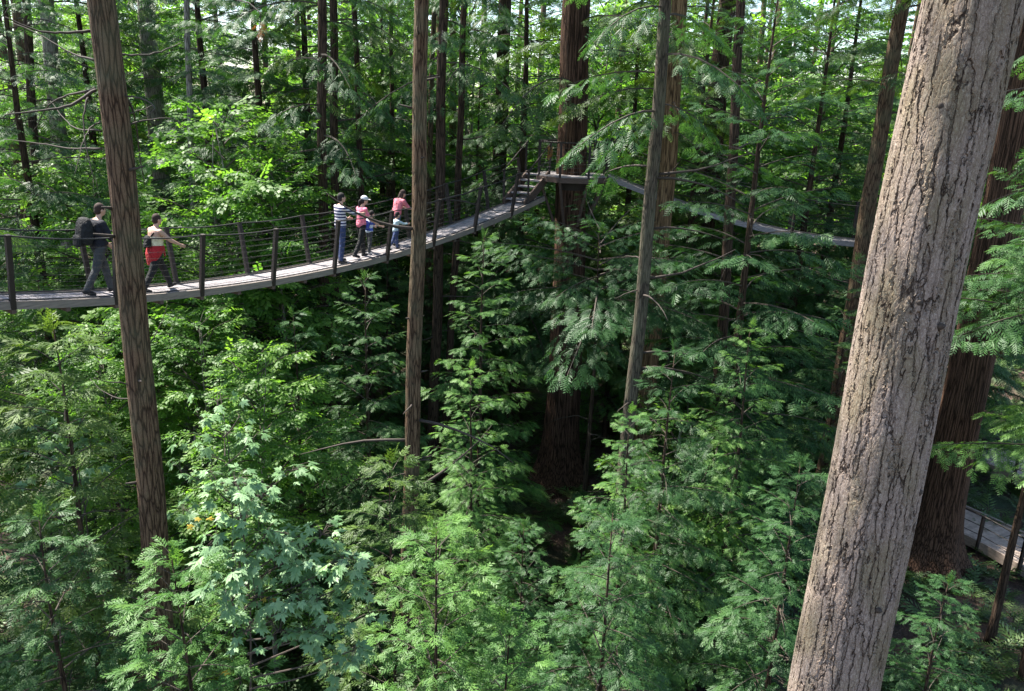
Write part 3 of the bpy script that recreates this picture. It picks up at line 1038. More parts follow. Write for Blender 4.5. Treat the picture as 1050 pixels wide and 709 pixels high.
# trees behind the bridges
bgs = [
    # label, photo column, distance, kind, height
    ('hemlock_tree', 'hemlock with hanging boughs above the empty stretch of footbridge', 268, 29, 'big_a', 24),
    ('hemlock_tree', 'dark hemlock behind the dark trunk pair', 316, 32, 'big_a', 26),
    ('hemlock_tree', 'dark hemlock between thin trunks above the family', 392, 37, 'mid_b', 22),
    ('cedar_tree', 'drooping cedar behind the straight brown trunk', 428, 38, 'big_b', 24),
    ('hemlock_tree', 'feathery hemlock above the platform stairs', 536, 33, 'big_a', 24),
    ('hemlock_tree', 'pale green hemlock left of the platform stairs', 490, 34, 'mid_c', 16),
    ('cedar_tree', 'shaggy dark cedar right of the platform railing', 648, 33, 'big_b', 21),
    ('hemlock_tree', 'light green hemlock right of the orange brown trunk', 738, 31, 'mid_c', 19),
    ('hemlock_tree', 'hemlock beside the top of the tall layered hemlock', 862, 31, 'big_a', 22),
    ('cedar_tree', 'yellow green cedar left of the grey fir top', 902, 35, 'big_b', 21),
    ('hemlock_tree', 'yellow green hemlock at the top left corner', 24, 25, 'big_a', 21),
    ('cedar_tree', 'dark cedar between pale grey trunk and slim brown trunk', 96, 34, 'big_b', 25),
    ('hemlock_tree', 'dark hemlock right of the pale furrowed trunk', 214, 33, 'big_a', 26),
    ('hemlock_tree', 'shaggy hemlock behind the grey fir at the right edge', 1046, 29, 'big_a', 21),
    ('hemlock_tree', 'hemlock behind the top of the orange brown trunk', 712, 40, 'big_a', 25),
    ('young_alder', 'bright alder seen between tall hemlock and grey fir', 840, 38, 'leaf_b', 20),
    ('young_alder', 'glowing alder behind the huge cedar trunk', 612, 38, 'leaf_b', 19),
    ('young_alder', 'glowing alder behind the thin black trunk', 480, 42, 'leaf_a', 21),
    ('young_alder', 'bright alder behind the dark trunk pair', 358, 38, 'leaf_a', 18),
    ('young_alder', 'bright alder right of the orange brown trunk', 768, 39, 'leaf_a', 18),
    ('young_alder', 'pale alder at the left behind the first railing post', 8, 34, 'leaf_b', 15),
    ('young_alder', 'bright alder behind the pale furrowed trunk', 160, 39, 'leaf_b', 19),
    ('hemlock_tree', 'hemlock behind the far bridge, below its middle', 790, 30, 'mid_b', 10.5),
    ('hemlock_tree', 'hemlock in the shade behind the platform struts', 640, 31, 'mid_c', 11),
    ('hemlock_tree', 'hemlock far behind the straight brown trunk, under the footbridge', 450, 31, 'mid_b', 10),
    ('hemlock_tree', 'hemlock far under the family', 395, 29, 'mid_c', 9),
]
for nm, lb, x, D, var, hh in bgs:
    p = atD(x, 150, D)
    plant_tree(nm, lb, 'tree', p, hh, var)


# big-leaf maple ------------------------------------------------------------
def maple(name, label, base_px, D, top_px, branches, seed, leaf=.27):
    rng = np.random.default_rng(seed)
    top = atD(*top_px, D)
    g = gz(top.x, D)
    t = thing(name, (top.x, D, g), label, 'tree')
    o = np.array([top.x, D, g])
    H = top.z - g
    mb = MB()
    mb.tube([(.10 * math.sin(k * .9), .08 * math.cos(k), H * k / 10 - .05) for k in range(10)] + [(0, 0, H - .05)], [.035 * (1 - .085 * k) for k in range(11)], 8)
    mb.build('trunk', M['twig'], t, smooth=True)
    tw = MB()
    P, Dd, S, T = [], [], [], []
    for px, py, dd, n, sp in branches:
        c = np.array(atD(px, py, D + dd)) - o
        root = np.array([0, 0, min(H - .1, c[2] - .25 - .35 * np.hypot(c[0], c[1]))])
        mid = (root + c) / 2 + np.array([0, 0, -.06])
        tw.tube([root, mid, c + [0, 0, -.05]], [.014, .010, .006], 5)
        for k in range(int(n * 1.9)):
            a = rng.uniform(0, 6.28)
            rr = sp * 1.12 * math.sqrt(rng.uniform(0, 1))
            p = c + np.array([rr * math.cos(a), rr * math.sin(a), rng.normal(0, .10) - .15 * rr])
            out = np.array([math.cos(a), math.sin(a), -.25]) + rng.normal(0, .25, 3)
            P.append(p)
            Dd.append(out)
            S.append(leaf * rng.uniform(.6, 1.15))
            T.append(.42 + rng.normal(0, .2))
            tw.tube([c + [0, 0, -.05], (c + p) / 2 + [0, 0, .02], p], .0035, 3, cap=False)
    P, Dd, S = np.array(P), np.array(Dd), np.array(S)
    UP = np.tile(np.array([0, 0, 1.0]), (len(P), 1)) + rng.normal(0, .36, (len(P), 3)) + np.array([.0, -.12, 0])
    Q, own = place(MAPLELEAF, P, Dd, UP, S, rng)
    link('crown', quads_mesh(name, Q, M['maple'], np.clip(np.array(T)[own], 0, 1), wood=tw), t)
    return t, rng


mt, _ = maple('bigleaf_maple', 'young maple with big pale blue green lobed leaves', None, 8.8, (240, 484), [
    (240, 492, 0, 16, .26), (222, 500, -.2, 7, .16), (262, 505, .1, 9, .2), (252, 528, .1, 11, .24), (222, 552, -.2, 11, .24), (272, 545, .1, 14, .26), (300, 552, .2, 11, .22),
    (245, 572, -.3, 13, .26), (282, 578, .2, 14, .28), (312, 578, .1, 9, .2), (262, 610, -.2, 14, .3), (232, 605, -.4, 9, .24), (300, 612, -.1, 14, .28), (325, 610, .0, 10, .22),
    (352, 573, .1, 16, .22), (366, 592, .0, 10, .16), (338, 640, -.2, 12, .24), (362, 664, -.3, 8, .15), (315, 645, -.2, 12, .26), (285, 645, -.4, 8, .28), (250, 645, -.5, 6, .26), (345, 680, -.3, 8, .2), (330, 545, .4, 7, .2), (378, 625, .2, 5, .16)], 31, .225)
maple('bigleaf_maple', 'shaded maple with bluish leaves right of the slim brown trunk', None, 12.5, (225, 398), [
    (222, 408, 0, 5, .35), (245, 425, .2, 4, .3), (205, 428, -.2, 4, .3), (230, 445, .2, 5, .35), (200, 455, -.2, 4, .3), (258, 448, .3, 5, .3), (185, 480, -.2, 5, .25), (215, 480, .2, 4, .3), (188, 520, -.4, 7, .22), (300, 480, .6, 9, .3)], 32, .27)
maple('bigleaf_maple', 'small maple with dull blue leaves in the dark left corner', None, 12.0, (70, 430), [
    (70, 438, 0, 9, .3), (45, 455, .2, 7, .25), (92, 462, -.3, 9, .3), (40, 480, -.2, 7, .3), (75, 485, .3, 8, .3), (30, 430, .4, 6, .3)], 33, .24)
# yellow leaves on the maple
yl = []
rngy = np.random.default_rng(9)
P = np.array([np.array(atD(x, y, 8.5)) for x, y in ((273, 614), (279, 616), (192, 540), (205, 531), (214, 533), (230, 688), (233, 692))]) - np.array(mt.location)
Q, own = place(MAPLELEAF, P, rngy.normal(0, 1, P.shape) * [1, 1, .2], np.tile([0, -.5, 1.0], (len(P), 1)), np.full(len(P), .11), rngy)
link('yellow_leaves', quads_mesh('yellow_leaves', Q, M['yellow_leaf'], np.full(len(Q), .5)), mt)

# rusty dead spray hanging over the platform stairs, on the broad bough
for nm, x, y, D, s in (('dead_bough', 565, 152, 25.0, .24), ('dead_bough', 266, 28, 20, .22)):
    p = atD(x, y, D)
    tt = thing(nm, p, 'rust orange withered spray hanging by the platform stairs' if x > 500 else 'rust brown withered spray hanging at the top edge', 'dead bough')
    n = 9
    Pp = rngy.normal(0, .07, (n, 3)) * [1, 1, 2.2]
    Q, own = place(SPRAYS[1], Pp, np.tile([.1, -.1, -1.0], (n, 1)) + rngy.normal(0, .35, (n, 3)), rngy.normal(0, 1, (n, 3)), np.full(n, s), rngy)
    link('withered_needles', quads_mesh(nm, Q, M['dead_leaf'], np.clip(rngy.normal(.5, .15, len(Q)), 0, 1)), tt)
    mb = MB()
    mb.tube([(.05, .02, .3), (0, 0, 0), (.03, 0, -.35)], [.012, .009, .004], 5)
    mb.tube([(.05, .02, .3), (-.3, .3, .55), (-.9, .9, .7)], [.012, .014, .016], 5)
    mb.build('twig', M['dead_twig'], tt)

# ------------------------------------------------------------------ far wood and ground cover
rng = np.random.default_rng(41)
far_var = [conifer('far_conifer', 20, 1.5, 3.3, 60, 2, 'hemlock', 60 + k, droop=.35, up=.12, spray=.75, step=.5, sub=.5, trunk=False)['crown'] for k in range(2)]


def mesh_quads(me):
    n = len(me.vertices)
    c = np.empty(n * 3, np.float32)
    me.vertices.foreach_get('co', c)
    t = np.empty(n, np.float32)
    me.attributes['tint'].data.foreach_get('value', t)
    mi = np.empty(len(me.polygons), np.int32)
    me.polygons.foreach_get('material_index', mi)
    return c.reshape(-1, 4, 3)[mi == 0], t[::4][mi == 0]


src = [mesh_quads(m) for m in far_var]
leaf_src = leafy('far_alder', 15, 1.5, 3.4, 40, 'alder', 70, spray=.85, dens=.5)['crown']
leaf_src = mesh_quads(leaf_src)


def wood_mass(name, mat, items):
    QQ, TT = [], []
    for (x, y, s, rz, (q, t)) in items:
        c, sn_ = math.cos(rz), math.sin(rz)
        m = np.array([[c, -sn_, 0], [sn_, c, 0], [0, 0, 1]], np.float32) * s
        QQ.append(q @ m.T + np.array([x, y, gz(x, y)], np.float32))
        TT.append(np.clip(t + rng.normal(0, .08), 0, 1))
    o = link(name, quads_mesh(name, np.concatenate(QQ), M[mat], np.concatenate(TT)))
    return o


it, il, tk = [], [], MB()
for k in range(190):
    y = rng.uniform(45, 115)
    x = rng.uniform(-.82, .82) * y
    (it if rng.random() < .58 else il).append((x, y, rng.uniform(.8, 1.45), rng.uniform(0, 6.28), src[k % 2] if len(it) and it[-1][0] == x else None))
it = [(a, b, c, d, src[i % 2]) for i, (a, b, c, d, _) in enumerate(it)]
il = [(a, b, c * .95, d, leaf_src) for (a, b, c, d, _) in il]
tag(wood_mass('far_conifer_wood', 'hemlock', it), 'deep wood of conifers far behind the bridges', 'woodland', kind='stuff')
tag(wood_mass('far_leafy_wood', 'alder', il), 'sunlit leafy wood far behind the bridges', 'woodland', kind='stuff')
for k in range(60):
    y = rng.uniform(40, 80)
    x = rng.uniform(-.75, .75) * y
    r = rng.uniform(.12, .32)
    tk.tube([(x, y, gz(x, y) - .3), (x + rng.normal(0, .2), y, 16), (x + rng.normal(0, .4), y, 34)], [r * 1.2, r * .85, r * .3], 8)
tag(tk.build('far_trunks', M['brown_bark'], smooth=True), 'many distant trunks standing in the far wood', 'woodland', kind='stuff')

P, D, S, T = [], [], [], []
for k in range(2600):
    y = 9 + 40 * rng.random() ** .8
    x = rng.uniform(-.8, .8) * y
    a0 = rng.uniform(0, 6.28)
    sz = rng.uniform(.45, 1.0)
    nfr = rng.integers(5, 9)
    tt = rng.normal(.42, .12)
    for j in range(nfr):
        a = a0 + 6.28 * j / nfr + rng.normal(0, .2)
        P.append((x, y, gz(x, y) + .05))
        D.append((math.cos(a), math.sin(a), rng.uniform(.3, .9)))
        S.append(sz * rng.uniform(.7, 1.1))
        T.append(tt)
P, D, S, T = map(np.array, (P, D, S, T))
Q, own = place(SPRAYS[1], P, D, np.tile([0, 0, 1.0], (len(P), 1)), S, rng)
tag(link('fern_undergrowth', quads_mesh('fern_undergrowth', Q, M['fern'], np.clip(T[own], 0, 1))), 'low ferns covering the brown forest floor', 'undergrowth', kind='stuff')

# ------------------------------------------------------------------ suspension footbridge
near_px = {-2: (15, 308.5), -1: (118.6, 305.0), 0: (205, 297.4), 1: (279, 288.6), 2: (341, 276.5), 3: (395, 263), 4: (443, 249), 5: (485, 233.7), 6: (523, 217), 7: (557, 202)}
ts = np.array(sorted(near_px), float)
pp = np.array([at(*near_px[int(t)], 17.3 + 1.42 * t) for t in ts])
fx, fy, fz = np.polyfit(ts, pp[:, 0], 1), np.polyfit(ts, pp[:, 1], 1), np.polyfit(ts, pp[:, 2], 3)
BD = Vector((fx[0], fy[0], 0)).normalized()
BN = Vector((-BD.y, BD.x, 0))            # towards the far side
WID = .85


def deck(t, u=0.0, h=0.0):
    tc = max(t, -2.5)
    z = np.polyval(fz, tc) + (t - tc) * .02
    return Vector((np.polyval(fx, t), np.polyval(fy, t), z + h)) + BN * u


T0, T1 = -6.0, 7.0
bridge = thing('suspension_footbridge', deck(0.5, WID / 2), 'long sagging plank footbridge with dark posts and wire railings', 'footbridge')
b0 = bridge.location.copy()
mb = MB()
n = int((T1 - T0) * 1.81 / .145)
for k in range(n):
    t = T0 + (T1 - T0) * (k + .5) / n
    a, b = deck(t, .02), deck(t, WID - .02)
    d2 = deck(t + .01) - deck(t - .01)
    mb.box((a + b) / 2 - b0 - Vector((0, 0, .02)), d2.normalized() * .0675, (b - a) / 2, (0, 0, .018), random.uniform(.72, 1.0))
mb.build('deck', M['plank'], bridge)
tl = np.linspace(T0, T1, 66)
for u, nm in ((-.035, 'edge_beam'), (WID + .035, 'edge_beam')):
    mb = MB()
    for a, b in zip(tl, tl[1:]):
        mb.bar(deck(a, u, -.05) - b0, deck(b, u, -.05) - b0, .07, .15, random.uniform(.85, 1))
    mb.build(nm, M['beam'], bridge)
for u in (.0, WID):
    mb = MB()
    mb.tube([deck(t, u, .045) - b0 for t in tl], .014, 6)
    mb.build('toe_cable', M['steel'], bridge)
mb = MB()
for t in np.arange(T0, T1, .5):
    mb.bar(deck(t, -.07, -.16) - b0, deck(t, WID + .07, -.16) - b0, .08, .08)
mb.build('cross_beams', M['dark_wood'], bridge)
PH = 1.25


def rail_pt(t, side, h):
    u = -.06 if side < 0 else WID + .06
    return deck(t, u + side * h * .17, h)


for side in (-1, 1):
    for t in range(-6, 8):
        if t == 7 and side < 0:
            continue
        mb = MB()
        a, b = rail_pt(t, side, -.12) - b0, rail_pt(t, side, PH) - b0
        mb.bar(a, b, .085, .085, 1, BD)
        mb.build('post', M['post'], bridge)
    mb = MB()
    mb.tube([rail_pt(t, side, PH - .02 - .03 * math.sin(math.pi * (t % 1))) - b0 for t in np.linspace(T0, 7, 131)], .015, 6)
    mb.build('handrail_cable', M['steel'], bridge)
    for k in range(8):
        h = .12 + (PH - .26) * k / 7.5
        mb = MB()
        mb.tube([rail_pt(t, side, h) - b0 for t in np.linspace(T0, 7, 40)], .0032, 4)
        mb.build('guard_wire', M['wire'], bridge)

# platform round the huge cedar ---------------------------------------------
bigx = big.location.x + (atD(587, 170, 28.5).x - big.location.x)
PZ = atD(590, 181, 27.6).z
PC = Vector((bigx, 28.5, PZ))
plat = thing('viewing_platform', PC, 'dark wooden platform ringed round the huge cedar trunk', 'platform')
RO, RI = 1.30, .58
mb = MB()
ns = 8
ring = [Vector((RO * math.cos(2 * math.pi * (k + .5) / ns), RO * math.sin(2 * math.pi * (k + .5) / ns), 0)) for k in range(ns)]
inn = [Vector((RI * math.cos(2 * math.pi * (k + .5) / ns), RI * math.sin(2 * math.pi * (k + .5) / ns), 0)) for k in range(ns)]
for k in range(ns):
    a, b, c, d = inn[k], ring[k], ring[(k + 1) % ns], inn[(k + 1) % ns]
    for j in range(5):
        u0, u1 = j / 5 + .01, (j + 1) / 5 - .01
        q = [a.lerp(b, u0), a.lerp(b, u1), d.lerp(c, u1), d.lerp(c, u0)]
        mb.add([p + Vector((0, 0, -.04)) for p in q] + q, [(3, 2, 1, 0), (4, 5, 6, 7), (0, 1, 5, 4), (1, 2, 6, 5), (2, 3, 7, 6), (3, 0, 4, 7)], random.uniform(.75, 1))
mb.build('deck', M['plank'], plat)
mb = MB()
for k in range(ns):
    mb.bar(ring[k] + Vector((0, 0, -.13)), ring[(k + 1) % ns] + Vector((0, 0, -.13)), .07, .17)
    mb.bar(inn[k] + Vector((0, 0, -.14)), ring[k] * .985 + Vector((0, 0, -.14)), .08, .16)
mb.build('joists', M['dark_wood'], plat)
mb = MB()
mb.tube([(0, 0, -.52), (0, 0, -.12)], [.545, .55], 24, cap=False)
mb.build('trunk_collar', M['post'], plat, smooth=True)
open_k = {3, 7}
for k in range(ns):
    mb = MB()
    mb.bar(ring[k] * .97 + Vector((0, 0, -.2)), ring[k] * .97 + Vector((0, 0, 1.12)), .075, .075, 1, (1, 0, 0))
    mb.build('post', M['post'], plat)
for h, nm, r in [(1.1, 'handrail', .03)] + [(.15 + .13 * j, 'guard_wire', .006) for j in range(7)]:
    for run in ((4, 5, 6, 7), (0, 1, 2, 3)):
        mb = MB()
        mb.tube([ring[k] * .97 + Vector((0, 0, h)) for k in run], r, 6)
        mb.build(nm, M['post'] if h > 1 else M['wire'], plat)
for k in range(ns):
    mb = MB()
    v = ring[k].normalized()
    mb.bar(ring[k] * .95 + Vector((0, 0, -.2)), v * .60 + Vector((0, 0, -1.75)), .075, .075)
    mb.build('strut', M['dark_wood'], plat)

# stairs from the deck end up to the platform
S0 = deck(6.42, WID / 2, 0)
edge = PC + Vector((-RO * math.cos(math.pi / 8) * .98, -.15, 0))
S1 = Vector((edge.x, edge.y, PZ))
sv = S1 - S0
sh = Vector((sv.x, sv.y, 0))
sd = sh.normalized()
sn2 = Vector((-sd.y, sd.x, 0))
stair = thing('wooden_stairs', S0, 'short open wooden stairs from the footbridge up to the platform', 'stairs')
NT = 5
for k in range(NT):
    u = (k + .6) / NT
    c = sh * u + Vector((0, 0, sv.z * (k + 1) / NT - .02))
    mb = MB()
    mb.box(c, sd * (sh.length / NT * .42), sn2 * .36, (0, 0, .025), random.uniform(.8, 1))
    mb.build('tread', M['plank'], stair)
for s_ in (-1, 1):
    mb = MB()
    mb.bar(sn2 * .40 * s_ + Vector((0, 0, .02)), sh + Vector((0, 0, sv.z - .02)) + sn2 * .40 * s_, .06, .30)
    mb.build('stringer', M['dark_wood'], stair)
    for u in (.05, .95):
        mb = MB()
        p = sh * u + Vector((0, 0, sv.z * u)) + sn2 * .46 * s_
        mb.bar(p + Vector((0, 0, -.1)), p + Vector((0, 0, 1.1)), .07, .07, 1, (1, 0, 0))
        mb.build('post', M['post'], stair)
    mb = MB()
    mb.tube([sn2 * .46 * s_ + Vector((0, 0, 1.08)), sh + Vector((0, 0, sv.z + 1.08)) + sn2 * .46 * s_], .025, 6)
    mb.build('handrail', M['post'], stair)

# far bridge to the right ------------------------------------------------------
e2 = PC + Vector((RO * .9, -.3, 0))
fpx = [(690, 206, 27.6), (735, 221, 27.2), (780, 235, 26.9), (838, 244, 26.6), (897, 251, 26.3), (950, 252, 26.0)]
fp = [Vector(e2)] + [at(*q) for q in fpx]
tt = np.arange(len(fp), dtype=float)
f2 = [np.polyfit([p.x for p in fp], [p[i] for p in fp], 1 if i == 1 else 3) for i in range(3)]
X0, X1 = fp[0].x, fp[-1].x


def deck2(s, u=0.0, h=0.0):
    x = X0 + (X1 - X0) * s
    d = Vector((1, f2[1][0], 0)).normalized()
    return Vector((x, np.polyval(f2[1], x), np.polyval(f2[2], x) + h)) + Vector((-d.y, d.x, 0)) * u


fb = thing('suspension_footbridge', deck2(.5), 'second footbridge half hidden by hemlock boughs at the right', 'footbridge')
b0 = fb.location.copy()
L2 = (deck2(1) - deck2(0)).length
mb = MB()
n = int(L2 / .145)
for k in range(n):
    s = (k + .5) / n
    a, b = deck2(s, .02), deck2(s, WID - .02)
    mb.box((a + b) / 2 - b0 - Vector((0, 0, .02)), (deck2(s + .01) - deck2(s - .01)).normalized() * .0675, (b - a) / 2, (0, 0, .018), random.uniform(.72, 1))
mb.build('deck', M['plank'], fb)
sl = np.linspace(0, 1, 40)
for u in (-.035, WID + .035):
    mb = MB()
    for a, b in zip(sl, sl[1:]):
        mb.bar(deck2(a, u, -.04) - b0, deck2(b, u, -.04) - b0, .07, .16)
    mb.build('edge_beam', M['plank'] if u < 0 else M['beam'], fb)
npost = int(L2 / 1.8)
for side in (-1, 1):
    u = -.06 if side < 0 else WID + .06
    for k in range(npost + 1):
        s = k / npost
        mb = MB()
        mb.bar(deck2(s, u, -.12) - b0, deck2(s, u + side * .2, PH) - b0, .085, .085, 1, (1, 0, 0))
        mb.build('post', M['post'], fb)
    mb = MB()
    mb.tube([deck2(s, u + side * .2, PH - .02) - b0 for s in sl], .016, 6)
    mb.build('handrail_cable', M['steel'], fb)
    for k in range(8):
        h = .12 + (PH - .26) * k / 7.5
        mb = MB()
        mb.tube([deck2(s, u + side * .17 * h, h) - b0 for s in sl], .0032, 4)
        mb.build('guard_wire', M['wire'], fb)
e = deck2(1, WID / 2)
endt = thing('cedar_tree', (e.x + .55, e.y, gz(e.x, e.y)), 'cedar trunk holding the far bridge, hidden behind the grey fir', 'tree')
link('trunk', trunk_mesh('end_trunk', 34, (0, 0), lambda z: .5 - .010 * z, M['cedar_bark'], 24, flare=.4, seed=15), endt)
for part in ('crown',):
    link(part, V['high_b'][part], endt, (0, 0, 19)).scale = (.9, .9, .85)

# ------------------------------------------------------------------ people
def stripes_mat(name, a, b, period, thr=.5):
    m, nt, bs = new_mat(name)
    tc = N(nt, 'ShaderNodeTexCoord')
    sx = N(nt, 'ShaderNodeSeparateXYZ')
    nt.links.new(tc.outputs['Object'], sx.inputs[0])
    mu = N(nt, 'ShaderNodeMath', operation='MULTIPLY')
    nt.links.new(sx.outputs[2], mu.inputs[0])
    mu.inputs[1].default_value = 1 / period
    fr = N(nt, 'ShaderNodeMath', operation='FRACT')
    nt.links.new(mu.outputs[0], fr.inputs[0])
    gt = N(nt, 'ShaderNodeMath', operation='GREATER_THAN')
    nt.links.new(fr.outputs[0], gt.inputs[0])
    gt.inputs[1].default_value = thr
    mx = N(nt, 'ShaderNodeMix', data_type='RGBA')
    nt.links.new(gt.outputs[0], mx.inputs[0])
    mx.inputs[6].default_value = (*a, 1)
    mx.inputs[7].default_value = (*b, 1)
    nt.links.new(mx.outputs[2], bs.inputs['Base Color'])
    bs.inputs['Roughness'].default_value = .85
    return m


def cloth(name, col):
    m = plain(name, col, .85, 0, .18, 11)
    nt = m.node_tree
    no = N(nt, 'ShaderNodeTexNoise', Scale=13.0, Detail=2.0, Distortion=1.5)
    nt.links.new(nt.nodes['Texture Coordinate'].outputs['Object'], no.inputs['Vector'])
    bp = N(nt, 'ShaderNodeBump', Strength=1.0, Distance=.035)
    nt.links.new(no.outputs[0], bp.inputs['Height'])
    nt.links.new(bp.outputs[0], nt.nodes['Principled BSDF'].inputs['Normal'])
    return m


SKIN = plain('skin', (.48, .29, .21), .55, 0, .05, 20)
HAIR = plain('dark_hair', (.012, .009, .008), .85, 0, .4, 60)
HAIR_B = plain('brown_hair', (.030, .014, .009), .85, 0, .4, 60)
SHOE = cloth('black_shoes', (.018, .017, .017))
SHOE_W = cloth('pale_shoes', (.40, .38, .38))
EYE_M = plain('eye', (.02, .015, .012), .25, 0, .05)


def cap_tube(mb, a, b, ra, rb, n=12):
    """limb segment with rounded ends"""
    a, b = Vector(a), Vector(b)
    d = (b - a).normalized()
    pts, rr = [], []
    for k in range(1, 5):
        an = math.pi / 2 * k / 4
        pts.append(a - d * ra * math.cos(an))
        rr.append(ra * math.sin(an))
    for k in range(0, 4):
        an = math.pi / 2 * k / 4
        pts.append(b + d * rb * math.sin(an))
        rr.append(rb * math.cos(an))
    mb.tube(pts, rr, n)


def loft(mb, rows, n=18):
    """rows: centre, right vector (rx), forward vector (ry)"""
    vs, fs = [], []
    for c, u, w in rows:
        for k in range(n):
            an = 2 * math.pi * k / n
            cu = math.copysign(abs(math.cos(an)) ** .85, math.cos(an))
            vs.append(Vector(c) + Vector(u) * cu + Vector(w) * math.sin(an))
    for i in range(len(rows) - 1):
        for k in range(n):
            a, b = i * n + k, i * n + (k + 1) % n
            fs.append((a, b, b + n, a + n))
    fs.append(tuple(range(n - 1, -1, -1)))
    fs.append(tuple(range(len(vs) - n, len(vs))))
    mb.add(vs, fs)


def fuse(mb, name, mat, parent, voxel=.012, smooth=3, loc=None):
    o = mb.build('tmp', mat)
    m = o.modifiers.new('r', 'REMESH')
    m.mode = 'VOXEL'
    m.voxel_size = voxel
    sm = o.modifiers.new('s', 'SMOOTH')
    sm.iterations = smooth
    sm.factor = .5
    dg = bpy.context.evaluated_depsgraph_get()
    me = bpy.data.meshes.new_from_object(o.evaluated_get(dg))
    me.name = name
    bpy.data.objects.remove(o)
    me.polygons.foreach_set('use_smooth', [True] * len(me.polygons))
    me.materials.clear()
    me.materials.append(mat)
    return link(name, me, parent, loc)


